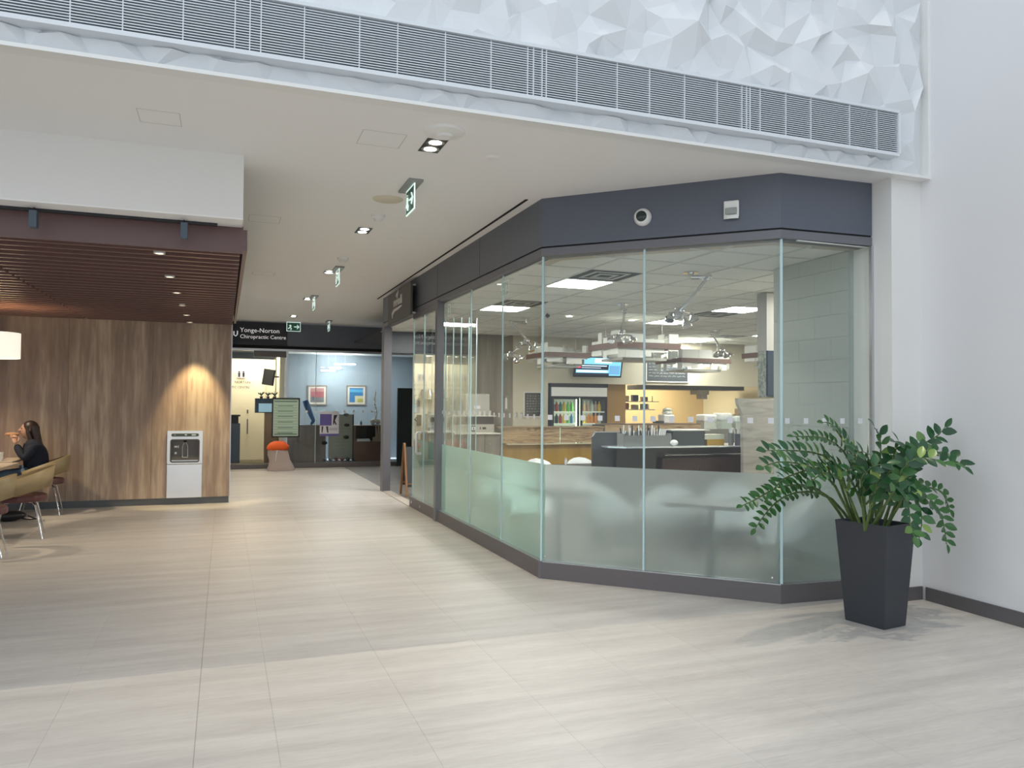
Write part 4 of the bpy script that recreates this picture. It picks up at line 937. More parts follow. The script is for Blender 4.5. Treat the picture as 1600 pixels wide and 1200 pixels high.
# poster stand
GP = mat('poster_green', (.45, .62, .52), .5); GPL = mat('poster_lines', (.10, .20, .16), .5)
po = thing('framed_notice', 'black framed pale green notice on a stand before the far door', 'notice', at(445, 652, 18.55))
po.location = (1.335, 18.52, 1.18)
part('frame', frame_mb([(-.31, -.455), (.31, -.455), (.31, .455), (-.31, .455)], [(-.28, -.425), (.28, -.425), (.28, .425), (-.28, .425)], -.02, .01), BLACK, po)
part('sheet', bx((-.28, -.005, -.425), (.28, .005, .425)), GP, po)
mb = MB()
for k, z in enumerate((.37, .29, .22, .17, .10, .05, -.01, -.08, -.15, -.21, -.27, -.33, -.38)):
    mb.box((-.25, -.007, z-(.012 if k in (0, 12) else .003)), (.25, -.005, z+(.012 if k in (0, 12) else .003)))
    if k % 2 == 1: mb.box((-.18, -.007, z-.030), (.16, -.005, z-.016))
part('printed_lines', mb, GPL, po)
part('stand_pole', MB().tube([(0, .02, -.40), (0, .02, -1.16)], .012, 6).lathe([(.16, -1.18), (.16, -1.165), (.03, -1.15)], (0, .02, 0), 14), ALU, po)
# blue framed counter screen
cs = thing('reception_screen', 'dark framed blue glass panel with plants on top in the far doorway', 'display case', (.95, 19.1, 1.45)); part('case', bx((-.27, 0, -.17), (.26, .3, .17)), mat('case_navy', (.03, .06, .10), .3), cs); part('bright_face', bx((-.19, -.004, -.15), (.26, 0, .05)), mat('case_blue', (.35, .58, .75), .3, emit=.2), cs); part('lower_body', bx((-.05, .02, -1.35), (.26, .28, -.17)), mat('case_brown', (.25, .18, .13), .5), cs)
GRN = mat('dark_foliage', (.02, .08, .05), .5)
for k in range(3):
    pp = thing('small_desk_plant', 'small green plant on the reception screen, %s' % ('left', 'middle', 'right')[k], 'plant', (.82+.15*k, 19.2, 1.62), 0, 'desk plants'); part('pot', MB().lathe([(.03, 0), (.04, .05)], n=8), DARKG, pp)
    lf = MB(); rnd = random.Random(k)
    for q in range(14):
        a = rnd.uniform(0, 6.3); lf.tube([(0, 0, .05), (.04*math.cos(a), .04*math.sin(a), .11), (.08*math.cos(a), .08*math.sin(a), .12+rnd.uniform(-.03, .05))], [.004, .012, .002], 4)
    part('foliage', lf, GRN, pp)
single('water_dispenser', MB().box((-.13, 0, 0), (.16, .3, .93)), mat('cabinet_navy', (.06, .09, .13), .4), 'navy cabinet at the left edge of the far doorway', 'cabinet', bev=.01, loc=(.20, 19.2, .1))
single('printer', MB().box((-.13, 0, 0), (.12, .3, .16)).box((-.13, -.02, .16), (.16, .3, .20)), BLACK, 'black printer on the navy cabinet in the far doorway', 'printer', bev=.008, loc=(.20, 19.2, 1.031))
# sack
sk = thing('drawstring_sack', 'pale canvas sack with orange lining slumped by the far shopfront', 'sack', (1.19, 18.12, 0))
def blob(prof, n=18, jit=.02, seed=1, sy=.6):
    rnd = random.Random(seed); vs = []
    for r, z, dx in prof:
        for j in range(n):
            a = 2*math.pi*j/n; q = r+rnd.uniform(-jit, jit); vs.append((dx+q*math.cos(a), q*math.sin(a)*sy, z))
    k = len(prof); fs = [(i*n+j, i*n+(j+1) % n, (i+1)*n+(j+1) % n, (i+1)*n+j) for i in range(k-1) for j in range(n)]+[tuple(range(n))[::-1], tuple(range((k-1)*n, k*n))]
    return MB().add(vs, fs)
part('canvas_body', blob([(.30, 0, .02), (.31, .03, .02), (.26, .12, .02), (.225, .24, .0), (.235, .36, -.03), (.215, .44, -.05), (.20, .47, -.05)], jit=.012), mat('canvas', (.48, .41, .38), .8), sk, True)
part('orange_lining', blob([(.19, .455, -.05), (.235, .49, -.05), (.235, .55, -.05), (.17, .62, -.04), (.08, .66, -.03)], jit=.02, seed=3), mat('orange_cloth', (.85, .13, .02), .7), sk, True)
part('drawstring', MB().tube([(-.07, -.15, .46), (-.09, -.16, .35), (-.10, -.15, .22)], .008, 5), WHITEP, sk)
# pictures
def picture(px0, py0, px1, py1, label, bgc, patches, Y=21.6):
    a = at(px0, py1, Y); b = at(px1, py0, Y); t = thing('framed_picture', label, 'picture', ((a.x+b.x)/2, Y, (a.z+b.z)/2)); w, hh = (b.x-a.x)/2, (b.z-a.z)/2
    part('frame', frame_mb([(-w, -hh), (w, -hh), (w, hh), (-w, hh)], [(-w+.03, -hh+.03), (w-.03, -hh+.03), (w-.03, hh-.03), (-w+.03, hh-.03)], -.03, 0), mat('picture_frame', (.24, .20, .17), .5), t)
    part('mount', bx((-w+.03, -.012, -hh+.03), (w-.03, -.002, hh-.03)), mat('picture_mount', (.62, .58, .52), .7), t)
    part('print', bx((-w+.08, -.016, -hh+.08), (w-.08, -.012, hh-.08)), mat('print_'+label[:3], bgc, .6), t)
    for k, (u0, v0, u1, v1, c) in enumerate(patches):
        W2, H2 = 2*(w-.08), 2*(hh-.08)
        part('colour_patch', bx((-w+.08+u0*W2, -.0175-.0004*k, -hh+.08+v0*H2), (-w+.08+u1*W2, -.016, -hh+.08+v1*H2)), mat('patch_%s%d' % (label[:3], k), c, .6), t)
picture(480, 602, 511, 633, 'red and grey abstract picture on the blue wall, left of the pair', (.33, .10, .11), [(0, 0, 1, .35, (.16, .17, .17)), (0, .75, 1, 1, (.40, .20, .19)), (.12, .15, .3, .4, (.08, .1, .12))])
picture(541, 602, 572, 633, 'blue and ochre abstract picture on the blue wall, right of the pair', (.04, .17, .36), [(.4, 0, 1, .45, (.50, .48, .33)), (.6, 0, 1, .25, (.36, .33, .08)), (0, .7, 1, .9, (.08, .32, .52))])
# stocking display, poster, slat wall, shelf unit, spine model
bl = mat('blue_knit', (.02, .10, .28), .7)
single('blue_stocking_form', MB().tube([(-.14, 0, .60), (-.10, 0, .48), (0, 0, .24), (.06, -.02, .10), (.0, -.06, .02)], [.07, .075, .055, .045, .03], 10), bl, 'blue stocking on a leg form on the brown cabinet', 'stocking display', smooth=True, loc=(2.0, 19.5, .98))
bcab = thing('reception_cabinet', 'brown wood cabinet behind the far glass, left', 'cabinet', (1.42, 19.3, .0)); part('body', bx((0, 0, 0), (.92, .4, .97)), mat('brown_cabinet', (.26, .19, .155), .5, noise=((12, 12, .8), .8, (.18, .13, .105))), bcab); part('top', bx((-.01, -.01, .97), (.93, .41, .985)), mat('cabinet_top', (.2, .14, .11), .4), bcab)
pt = thing('shop_poster', 'purple and white compression hosiery poster on the far glass', 'poster', (2.345, 18.70, 1.04)); 
part('sheet', bx((-.22, 0, -.30), (.22, .003, .28)), mat('poster_white', (.72, .72, .78), .5), pt)
part('purple_field', bx((-.22, -.002, -.05), (.05, 0, .22)).box((-.22, -.002, -.30), (.22, 0, -.245)), mat('poster_purple', (.13, .11, .36), .5), pt)
part('leg_figure', MB().vprism([(.10, .20), (.16, .20), (.12, .08), (.17, -.03), (.14, -.03), (.09, .07)], -.003, 0).vprism([(.15, .2), (.19, .2), (.12, .06), (.10, -.03), (.08, -.03), (.09, .08)], -.003, 0).vprism([(-.18, -.07), (-.14, -.07), (-.16, -.22), (-.18, -.22)], -.003, 0).vprism([(-.08, -.07), (-.03, -.07), (-.02, -.22), (-.05, -.22)], -.003, 0), mat('poster_dark', (.04, .04, .07), .5), pt)
part('caption_band', bx((.0, -.003, -.17), (.19, 0, -.10)), mat('poster_grey', (.5, .52, .62), .5), pt)
swl = thing('slatwall_display', 'beige slatwall display panel behind the far poster', 'display', (2.42, 19.4, 0)); part('panel', bx((0, .02, .12), (.58, .06, 1.24)), mat('slatwall', (.50, .47, .37), .6), swl)
for k in range(9): part('slat_groove', bx((.15, .010, .42+.085*k), (.55, .02, .435+.085*k)), mat('groove_pale', (.55, .52, .36), .5), swl)
part('side_post', bx((.58, .0, .1), (.61, .06, 1.24)), DARKG, swl)
for k, (px, py, lb) in enumerate(((541, 648, 'on top of'), (542, 664, 'upper right of'), (541, 683, 'middle right of'), (507, 692, 'lower left of'))):
    c = at(px, py, 19.3); t = thing('black_brace', 'small dark support brace hung %s the slatwall' % lb, 'brace', c, 0, 'braces on the slatwall'); part('strap', MB().sphere((0, 0, 0), (.07, .04, .045), 10, 6).tube([(0, .02, 0), (0, .13, .02)], .006, 5), mat('brace_dark', (.03, .035, .03), .7) if k else mat('brace_grey', (.2, .2, .2), .7), t)
rug = MB()
for k in range(6):
    c = at(508+9*k, 722, 19.2); single('massage_ball', MB().sphere((0, 0, .05), .05, 10, 6), mat('ball_%s' % 'abcdef'[k], [(.1, .13, .16), (.12, .16, .2), (.35, .1, .1), (.4, .12, .12), (.05, .06, .07), (.06, .07, .08)][k], .5), '%s ball in a row under the slatwall, %s from the left' % (('slate', 'blue grey', 'red', 'pink', 'black', 'charcoal')[k], ('first', 'second', 'third', 'fourth', 'fifth', 'sixth')[k]), 'ball', 'balls under the slatwall', True, loc=(c.x, 19.25, .10))
struct('trim_3', bx((1.36, FY+.08, 0), (5.0, FY+.9, .10)), KICK)
su = thing('shelf_unit', 'reddish brown open shelf unit behind the far glass', 'shelf unit', (3.02, 19.2, .10)); sbr = mat('red_brown_wood', (.21, .105, .075), .5)
part('lower_body', bx((0, 0, 0), (.75, .4, .48)), sbr, su); part('top', bx((-.02, -.01, .86), (.77, .41, .88)), mat('cabinet_top', (.2, .14, .11), .4), su); part('side', bx((0, 0, .48), (.03, .4, .86)).box((.72, 0, .48), (.75, .4, .86)), sbr, su); part('back', bx((.03, .38, .48), (.72, .4, .86)), mat('dark_back', (.04, .03, .03), .6), su)
single('magazine_stack', MB().box((0, 0, 0), (.33, .2, .03)).box((.01, .01, .03), (.32, .2, .06)), WHITEP, 'stack of pale magazines in the shelf unit', 'magazines', loc=(3.08, 19.22, .581))
single('wooden_hand_sign', MB().vprism([(0, 0), (.30, 0), (.30, .10), (.23, .12), (.23, .38), (.19, .38), (.18, .14), (.16, .42), (.13, .42), (.12, .14), (.09, .38), (.07, .38), (.07, .12), (0, .10)], 0, .03), mat('light_wood', (.36, .26, .18), .6), 'light wooden hand shaped stand in front of the shelf unit', 'stand', loc=(3.45, 19.12, .581))
spn = thing('spine_model', 'pale skeleton spine model on the shelf unit', 'anatomical model', (3.56, 19.4, .98)); sv = mat('bone', (.62, .57, .47), .6)
for k in range(16):
    z = .15+.045*k; x = .03*math.sin(k*.45); part('vertebra', MB().sphere((x, 0, z), (.036-.0012*k, .035, .018), 8, 6).tube([(x, .03, z), (x-.0, .06, z-.01)], .008, 5), sv, spn, True)
part('pelvis', MB().sphere((-.07, 0, .08), (.06, .04, .07), 10, 6).sphere((.07, 0, .08), (.06, .04, .07), 10, 6).sphere((0, 0, .10), (.05, .04, .05), 8, 6), sv, spn, True); part('rod', MB().tube([(.0, .05, 0), (.0, .05, .9)], .006, 5), CHROME, spn); part('foot', MB().lathe([(.1, 0), (.1, .01)], n=12), BLACK, spn)
single('hand_sanitiser', MB().lathe([(.025, 0), (.025, .08), (.008, .09), (.008, .12)], n=8), DARKG, 'small dark bottle on the shelf unit left of the spine model', 'bottle', smooth=True, loc=(3.2, 19.35, .981))
# dark side door next to entrance
d2 = struct('door_2', bx((3.95, 18.6, 0), (4.5, 18.66, 1.9)), mat('teal_dark_door', (.03, .045, .055), .4))

# ------------------------------------------------------------------ seating area left
def bucket_chair(x, y, rz, label):
    t = thing('bucket_chair', label, 'chair', (x, y, 0), rz, 'tan shell chairs at the left tables')
    part('seat', MB().prism([(.27*math.cos(a)*(1 if math.cos(a) > 0 else .95), .25*math.sin(a)) for a in [2*math.pi*k/20 for k in range(20)]], .41, .485), MAROON, t, bev=.02)
    vs = []; nu = 22
    for i in range(nu+1):
        a = R(-128+256*i/nu); c = math.cos(a); rx, ry = .33, .31
        X, Yv = rx*c, ry*math.sin(a)
        k = (c+.62)/1.62
        k = max(0, min(1, k))
        zt = .60+.20*k; zb = .44+.14*k
        f = 1.0+.03*k
        vs += [(X*.96, Yv*.98, zb), (X*f, Yv*1.05, zt)]
    fs = [(2*i, 2*i+2, 2*i+3, 2*i+1) for i in range(nu)]
    o = part('curved_shell', MB().add(vs, fs), TAN, t); s = o.modifiers.new('thickness', 'SOLIDIFY'); s.thickness = .016; o.data.shade_smooth()
    for sx in (-1, 1):
        for sy in (-1, 1): part('leg', MB().tube([(sx*.13, sy*.12, .41), (sx*.165, sy*.155, .36), (sx*.24, sy*.225, 0)], [.010, .011, .008], 8), CHROME, t, True)
    part('seat_frame', MB().tube([(-.12, -.12, .405), (.12, .12, .405)], .010, 6).tube([(-.12, .12, .405), (.12, -.12, .405)], .010, 6), CHROME, t)
bucket_chair(-2.14, 10.10, R(8), 'tan shell chair with maroon seat, middle of the three at left')
bucket_chair(-2.30, 12.05, R(5), 'tan shell chair on which the seated person sits, nearest the wood wall')
bucket_chair(-2.28, 9.02, R(8), 'tan shell chair with maroon seat cut by the left picture edge')
def table(x0, y0, x1, y1, label):
    t = thing('dining_table', label, 'table', ((x0+x1)/2, (y0+y1)/2, 0), 0, 'beige tables at left'); w, d = (x1-x0)/2, (y1-y0)/2
    part('tabletop', bx((-w, -d, .72), (w, d, .75)), TABLEW, t, bev=.004); part('column', MB().lathe([(.03, .02), (.03, .72)], n=10), DARKG, t); part('foot', MB().lathe([(.25, 0), (.25, .015), (.03, .03)], n=16), DARKG, t)
table(-3.25, 11.60, -2.55, 12.40, 'beige table with paper cup in front of the seated person')
table(-3.15, 10.35, -2.42, 11.40, 'beige table between the near and far tables at left')
table(-2.98, 9.05, -2.45, 9.95, 'beige table nearest the camera at the left edge')
pc = thing('paper_cup', 'white paper cup with straw on the far table', 'cup', (-2.72, 11.75, .751)); part('cup_body', MB().lathe([(.03, 0), (.042, .11), (.039, .11), (.028, .005)], n=14), WHITEP, pc, True); part('straw', MB().tube([(0, 0, .02), (-.05, -.02, .19)], .005, 6), mat('straw_tan', (.6, .4, .2), .5), pc)
single('serving_tray', MB().prism([(0, 0), (.34, 0), (.34, .25), (0, .25)], 0, .012), mat('tray_pale', (.6, .55, .5), .4), 'flat pale tray on the far table beside the paper cup', 'tray', bev=.004, loc=(-3.1, 12.0, .751))
hb = thing('black_bag', 'black bag lying on the floor under the left tables', 'bag', (-2.55, 11.5, 0)); part('bag_body', MB().sphere((0, 0, .07), (.2, .12, .07), 14, 8), BLACK, hb, True); part('strap', MB().tube([(.12, 0, .03), (.25, -.04, .015), (.3, .02, .012), (.2, .06, .05)], .01, 6), BLACK, hb)
pl = thing('drum_pendant_lamp', 'white drum pendant lamp at the left edge', 'pendant lamp', (-2.66, 11.0, 2.05))
part('lamp_shade', MB().lathe([(.30, 0), (.30, .31)], n=32, cap=False), mat('lamp_shade_lit', (1, .95, .82), .8, emit=.5), pl, True); part('diffuser', MB().lathe([(.001, .01), (.295, .01)], n=32, cap=False), mat('lamp_shade_lit', (1, .95, .82), .8), pl); part('cord', MB().tube([(0, 0, .3), (0, 0, .66)], .005, 6), WHITEP, pl); part('spider', MB().tube([(-.3, 0, .3), (.3, 0, .3)], .004, 5).tube([(0, -.3, .3), (0, .3, .3)], .004, 5), CHROME, pl)
ll = bpy.data.lights.new('drum_bulb', 'POINT'); ll.energy = 9; ll.color = (1, .72, .40); ll.shadow_soft_size = .08
o = bpy.data.objects.new('drum_bulb', ll); COL.objects.link(o); o.location = (-2.66, 11.0, 2.2)

# ------------------------------------------------------------------ seated person
def skin(name, verts, edges, radii, mt, parent, sub=2, label=None):
    me_ = bpy.data.meshes.new(name); me_.from_pydata(verts, edges, []); o = link(name, me_, parent); me_.materials.append(mt)
    s = o.modifiers.new('skin', 'SKIN'); s.use_smooth_shade = True
    for i, r in enumerate(radii):
        sv_ = me_.skin_vertices[0].data[i]; sv_.radius = (r if isinstance(r, tuple) else (r, r)); sv_.use_root = (i == 0)
    u = o.modifiers.new('sub', 'SUBSURF'); u.levels = sub; u.render_levels = sub
    if label: o['label'] = label
    return o
NAVY = mat('navy_sweatshirt', (.012, .016, .030), .85); SKIN = mat('skin', (.48, .27, .19), .5); HAIR = mat('dark_hair', (.022, .011, .010), .45, noise=((60, 60, 4), .8, (.05, .025, .02))); JEAN = mat('blue_jeans', (.07, .12, .19), .8)
pr = thing('person', 'seated person with long dark hair in a navy sweatshirt eating', 'person', (-2.41, 12.03, 0), R(12))
# local frame: faces -x
bv = [(.03, 0, .52), (.05, 0, .66), (.04, 0, .84), (.0, 0, .98), (-.02, 0, 1.03),          # pelvis..neck base
      (.0, -.16, .94), (-.09, -.20, .76), (-.19, -.11, .94),                                # near arm: shoulder, elbow, wrist
      (.0, .16, .94), (-.09, .20, .76), (-.19, .11, .94),
      (-.10, -.10, .53), (-.42, -.10, .53), (-.10, .10, .53), (-.42, .10, .53)]
be = [(0, 1), (1, 2), (2, 3), (3, 4), (3, 5), (5, 6), (6, 7), (3, 8), (8, 9), (9, 10)]
skin('sweatshirt', bv[:11], be, [(.15, .16), (.14, .16), (.13, .17), (.11, .12), .065, .075, .062, .042, .075, .062, .042], NAVY, pr)
skin('jeans', [(.02, 0, .52), (-.10, -.10, .545), (-.42, -.10, .54), (-.46, -.10, .10), (-.10, .10, .545), (-.42, .10, .54), (-.40, .10, .10)], [(0, 1), (1, 2), (2, 3), (0, 4), (4, 5), (5, 6)], [.13, .095, .07, .045, .095, .07, .045], JEAN, pr)
part('shoe', MB().sphere((-.50, -.10, .04), (.13, .045, .045), 12, 8), BLACK, pr, True); part('shoe', MB().sphere((-.44, .10, .04), (.13, .045, .045), 12, 8), BLACK, pr, True)
skin('head', [(-.03, 0, 1.0), (-.045, 0, 1.07), (-.055, 0, 1.14), (-.06, 0, 1.19), (-.115, 0, 1.10)], [(0, 1), (1, 2), (2, 3), (2, 4)], [.045, .05, .078, .075, .04], SKIN, pr)
part('nose', MB().tube([(-.135, 0, 1.165), (-.155, 0, 1.135), (-.14, 0, 1.125)], [.008, .014, .010], 8), SKIN, pr, True)
part('mouth', MB().tube([(-.143, -.018, 1.098), (-.152, 0, 1.10), (-.143, .018, 1.098)], .006, 6), mat('lips', (.35, .10, .09), .5), pr, True)
for s in (-1, 1):
    part('eye', MB().sphere((-.128, s*.032, 1.165), (.010, .013, .008), 8, 6), BLACK, pr, True)
    part('ear', MB().sphere((-.045, s*.078, 1.145), (.018, .010, .028), 8, 6), SKIN, pr, True)
part('head_volume', MB().sphere((-.062, 0, 1.135), (.082, .073, .108), 20, 14), SKIN, pr, True)
hm = MB().sphere((-.028, 0, 1.165), (.098, .088, .105), 20, 14); hv = []
for k in range(9):
    u = k/8; z = 1.19-.40*u; cx_ = .005+.115*u**1.2; rx_, ry_ = .07-.03*u, .088-.005*u
    for j in range(14):
        a = 2*math.pi*j/14; hv.append((cx_+rx_*math.cos(a), ry_*math.sin(a), z))
hm.add(hv, [(i*14+j, (i+1)*14+j, (i+1)*14+(j+1) % 14, i*14+(j+1) % 14) for i in range(8) for j in range(14)]+[tuple(range(14)), tuple(range(112, 126))[::-1]])
for sgn in (-1, 1): hm.tube([(-.07, sgn*.072, 1.19), (-.055, sgn*.085, 1.10), (-.02, sgn*.085, 1.0), (.02, sgn*.08, .90)], [.02, .026, .028, .012], 8)
part('hair', hm, HAIR, pr, True)
def hand(side):
    sy = -1 if side < 0 else 1
    w = Vector((-.19, sy*.105, .96)); k = Vector((-.215, sy*.06, 1.04))
    skin('hand', [tuple(w), tuple(w.lerp(k, .5)), tuple(k)], [(0, 1), (1, 2)], [(.026, .022), (.034, .018), (.036, .018)], SKIN, pr)
    for f in range(4):
        b = k+Vector((-.026+.018*f, 0, .006)); L = (.052, .060, .057, .045)[f]
        part('finger', MB().tube([b, b+Vector((-.004, -sy*.012, L*.42)), b+Vector((-.008, -sy*.034, L*.72)), b+Vector((-.004, -sy*.048, L*.62))], [.0095, .009, .008, .006], 8), SKIN, pr, True)
    b = w+Vector((.022, -sy*.01, .035)); part('thumb', MB().tube([b, b+Vector((.014, -sy*.022, .028)), b+Vector((.006, -sy*.040, .052))], [.011, .010, .007], 8), SKIN, pr, True)
hand(-1); hand(1)
sw_ = single('sandwich', MB().sphere((0, 0, 0), (.085, .045, .028), 14, 8), mat('bread', (.42, .22, .11), .7), 'brown sandwich held in both hands of the seated person', 'food', smooth=True, loc=(-2.64, 11.98, 1.085))

# ------------------------------------------------------------------ potted plant
def leaf_mat():
    M = bpy.data.materials.new('glossy_leaf'); M.use_nodes = True; n = M.node_tree.nodes; l = M.node_tree.links; b = n['Principled BSDF']
    oi = n.new('ShaderNodeObjectInfo'); cr = n.new('ShaderNodeValToRGB'); e = cr.color_ramp.elements
    e[0].position = 0; e[0].color = (.008, .055, .018, 1); e[1].position = .65; e[1].color = (.014, .085, .020, 1); q = e.new(.88); q.color = (.05, .15, .03, 1); q = e.new(1); q.color = (.30, .42, .10, 1)
    l.new(oi.outputs['Random'], cr.inputs[0])
    g = n.new('ShaderNodeNewGeometry'); x = n.new('ShaderNodeMix'); x.data_type = 'RGBA'; x.inputs[7].default_value = (.13, .24, .07, 1)
    l.new(g.outputs['Backfacing'], x.inputs[0]); l.new(cr.outputs[0], x.inputs[6]); l.new(x.outputs[2], b.inputs['Base Color'])
    b.inputs['Roughness'].default_value = .28; return M
LEAF = leaf_mat()
PX, PYc = 4.375, 4.33
plant = thing('potted_plant', 'tall glossy green plant in a square tapered charcoal planter by the column', 'plant', (PX, PYc, 0))
# square planter turned so a corner faces the camera
cn_t = [Vector((4.205, 4.53)), Vector((4.265, 4.09)), Vector((4.60, 4.14)), Vector((4.56, 4.56))]
cn_t = [Vector(at_z(1304, 811, .735)[:2]), Vector(at_z(1386, 823, .735)[:2]), Vector(at_z(1431, 818, .735)[:2])]
cn_t.append(cn_t[0]+cn_t[2]-cn_t[1])
cn_b = [Vector(at_z(1318, 971, 0)[:2]), Vector(at_z(1385, 986, 0)[:2]), Vector(at_z(1417, 975, 0)[:2])]; cn_b.append(cn_b[0]+cn_b[2]-cn_b[1])
ctb = sum(cn_b, Vector((0, 0)))/4; ctt = sum(cn_t, Vector((0, 0)))/4; cn_b = [ctb+(p-ctt)*.76 for p in cn_t]
pcn = Vector((PX, PYc))
PT = .735
def quadring(c, z): return [(p.x-PX, p.y-PYc, z) for p in c]
ctr_t = sum(cn_t, Vector((0, 0)))/4; inn = [p+(ctr_t-p).normalized()*.028 for p in cn_t]
v = quadring(cn_b, 0)+quadring(cn_t, PT)+quadring(inn, PT)+quadring(inn, PT-.07)
part('planter', MB().add(v, [(3, 2, 1, 0)]+[(i, (i+1) % 4, 4+(i+1) % 4, 4+i) for i in range(4)]+[(4+i, 4+(i+1) % 4, 8+(i+1) % 4, 8+i) for i in range(4)]+[(8+i, 8+(i+1) % 4, 12+(i+1) % 4, 12+i) for i in range(4)]), PLANTER, plant, bev=.006)
part('soil', MB().add(quadring(inn, PT-.045), [(0, 1, 2, 3)]), SOIL, plant)
LM = []
for k in range(3):
    mb = MB(); L, Wd = 1.0, (.56, .62, .50)[k]; prof = [(0, .02), (.12, .55), (.35, .98), (.6, .95), (.85, .5), (1, .0)]
    vs = []
    for u, w in prof:
        z = -.10*(u-.5)**2+.06; vs += [(u, -w*Wd/2, z+.07*w), (u, 0, z), (u, w*Wd/2, z+.07*w)]
    fs = []
    for i in range(5): fs += [(3*i, 3*i+3, 3*i+4, 3*i+1), (3*i+1, 3*i+4, 3*i+5, 3*i+2)]
    me_ = mb.add(vs, fs).mesh('leaf', LEAF, True); LM.append(me_)
# fronds: list of (path in picture points, first depth, last depth, base index, leaf size)
BX = {}
fr_list = [
 ([(1323,808),(1300,780),(1262,768),(1225,776),(1198,800),(1180,826)], 4.50, 4.35, .052),
 ([(1318,806),(1292,775),(1255,758),(1215,762),(1185,778),(1160,790)], 4.46, 4.20, .050),
 ([(1334,808),(1318,770),(1300,722),(1270,707),(1235,704),(1196,704)], 4.45, 4.30, .062),
 ([(1330,806),(1305,760),(1278,735),(1245,724),(1215,722),(1192,730)], 4.35, 4.10, .064),
 ([(1336,806),(1318,752),(1290,730),(1250,738),(1222,750),(1205,770)], 4.42, 4.15, .056),
 ([(1345,806),(1338,748),(1318,705),(1290,685),(1262,682),(1240,682)], 4.55, 4.55, .046),
 ([(1348,808),(1345,745),(1328,705),(1312,680),(1298,662),(1286,660)], 4.50, 4.45, .052),
 ([(1350,808),(1350,750),(1338,715),(1322,690),(1310,676)], 4.40, 4.30, .058),
 ([(1358,808),(1358,752),(1352,718),(1344,706),(1332,712)], 4.25, 4.05, .072),
 ([(1366,810),(1372,750),(1376,705),(1374,680),(1366,668)], 4.45, 4.45, .072),
 ([(1374,810),(1386,750),(1396,712),(1404,692),(1398,690)], 4.35, 4.20, .070),
 ([(1380,810),(1400,750),(1424,712),(1446,692),(1466,680),(1476,668)], 4.45, 4.35, .074),
 ([(1384,812),(1408,748),(1434,712),(1460,706),(1486,716),(1505,730)], 4.35, 4.15, .072),
 ([(1382,812),(1400,755),(1420,722),(1448,716),(1475,722),(1500,724)], 4.25, 4.00, .070),
 ([(1390,812),(1410,772),(1436,768),(1458,785),(1472,808),(1479,850)], 4.30, 4.05, .056),
 ([(1392,812),(1412,778),(1428,775),(1438,795),(1440,820),(1436,842)], 4.15, 3.95, .060),
 ([(1386,812),(1408,768),(1428,765),(1440,772),(1455,790)], 4.20, 4.00, .072),
 ([(1380,810),(1397,768),(1412,772),(1420,795),(1422,818),(1428,838)], 4.05, 3.88, .062),
 ([(1392,810),(1425,762),(1452,762),(1472,770),(1484,796)], 4.35, 4.30, .052),
 ([(1362,812),(1366,768),(1374,748),(1386,748),(1398,760)], 4.10, 3.95, .074),
 ([(1352,810),(1346,760),(1350,742),(1366,728),(1385,725)], 4.15, 4.00, .076),
 ([(1340,808),(1322,765),(1302,742),(1285,740),(1268,752)], 4.25, 4.05, .058),
 ([(1370,810),(1384,742),(1404,722),(1424,702),(1436,700)], 4.5, 4.5, .064),
 ([(1346,808),(1336,762),(1318,735),(1300,722),(1290,724)], 4.55, 4.50, .055),
 ([(1368,808),(1362,752),(1352,735),(1336,728),(1322,738)], 4.20, 4.0, .060),
]
def catmull(P, n):
    out = []
    for k in range(n+1):
        t = k/n*(len(P)-1); i = min(int(t), len(P)-2); f = t-i
        p0, p1, p2, p3 = P[max(i-1, 0)], P[i], P[i+1], P[min(i+2, len(P)-1)]
        out.append(.5*((2*p1)+(-p0+p2)*f+(2*p0-5*p1+4*p2-p3)*f*f+(-p0+3*p1-3*p2+p3)*f**3))
    return out
leaves = []; rnd = random.Random(21)
org = Vector((PX, PYc, 0))
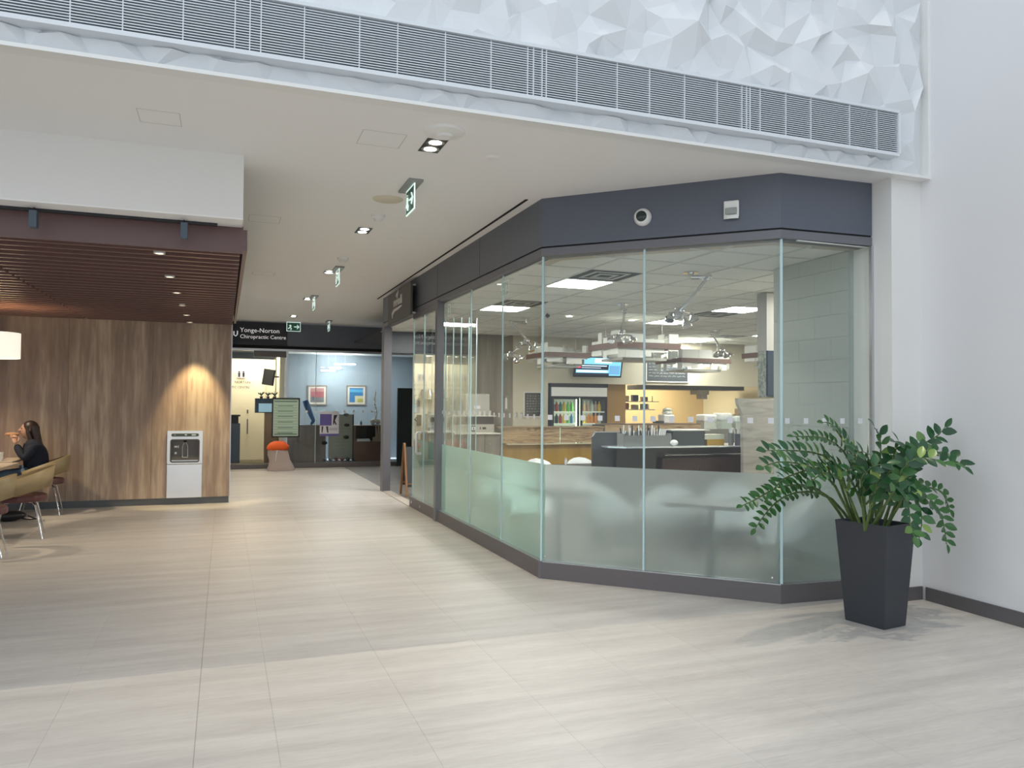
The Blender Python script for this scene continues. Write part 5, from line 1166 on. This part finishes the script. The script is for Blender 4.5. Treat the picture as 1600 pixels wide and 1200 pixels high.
for path, ya, yb, ls in fr_list:
    P = [at(px, py, ya+(yb-ya)*k/(len(path)-1))-org for k, (px, py) in enumerate(path)]
    P[0] = Vector((P[0].x*.8, max(-.13, min(.13, P[0].y)), PT-.05))
    Q = catmull(P, 40); n = len(Q)
    st = part('stem', MB().tube(Q[::4]+[Q[-1]], [.011-.008*min(1, k/10) for k in range(len(Q[::4])+1)], 6), STEM, plant, True)
    length = sum((Q[i+1]-Q[i]).length for i in range(n-1)); s = length*.33; step = ls*.52; side = 1
    cum = [0]
    for i in range(n-1): cum.append(cum[-1]+(Q[i+1]-Q[i]).length)
    ls *= 1.42; cnt = max(11, int(length*.67/(ls*.34)))
    step = length*.67/cnt
    for kk in range(cnt+1):
        s = length*.33+step*kk
        i = next((q for q in range(n-1) if cum[q+1] >= s), n-2); f = (s-cum[i])/max(1e-6, cum[i+1]-cum[i]); p = Q[i].lerp(Q[i+1], f)
        tan = (Q[min(i+1, n-1)]-Q[max(i-1, 0)]).normalized(); up = Vector((-.1, -.75, .8)).normalized()
        lat = tan.cross(up).normalized() if abs(tan.dot(up)) < .98 else Vector((1, 0, 0))
        nr = lat.cross(tan).normalized()
        last = kk == cnt
        d = (tan if last else (lat*side*.9+tan*.5+nr*rnd.uniform(-.1, .45))).normalized()
        zz = (nr+Vector((rnd.uniform(-.4, .4), rnd.uniform(-.4, .1), rnd.uniform(-.2, .3)))); zz = (zz-d*zz.dot(d)).normalized(); yy_ = zz.cross(d)
        sc = ls*rnd.uniform(.92, 1.15)*(1 if s < length*.85 else .9)*(.8 if kk < 2 else 1)
        M_ = Matrix.Translation(p)@Matrix((d, yy_, zz)).transposed().to_4x4()@Matrix.Scale(sc, 4)
        leaves.append((ls, M_)); side = -side
leaves.sort(key=lambda q: -q[0])
rest = MB()
for k, (ls, M_) in enumerate(leaves):
    if k < 298:
        o = link('leaf', LM[k % 3], plant); o.matrix_local = M_
    else:
        q = LM[k % 3]; rest.add([M_@v_.co for v_ in q.vertices], [tuple(p_.vertices) for p_ in q.polygons])
if rest.v: part('small_leaves', rest, LEAF, plant, kind='stuff')
print('leaves', len(leaves))
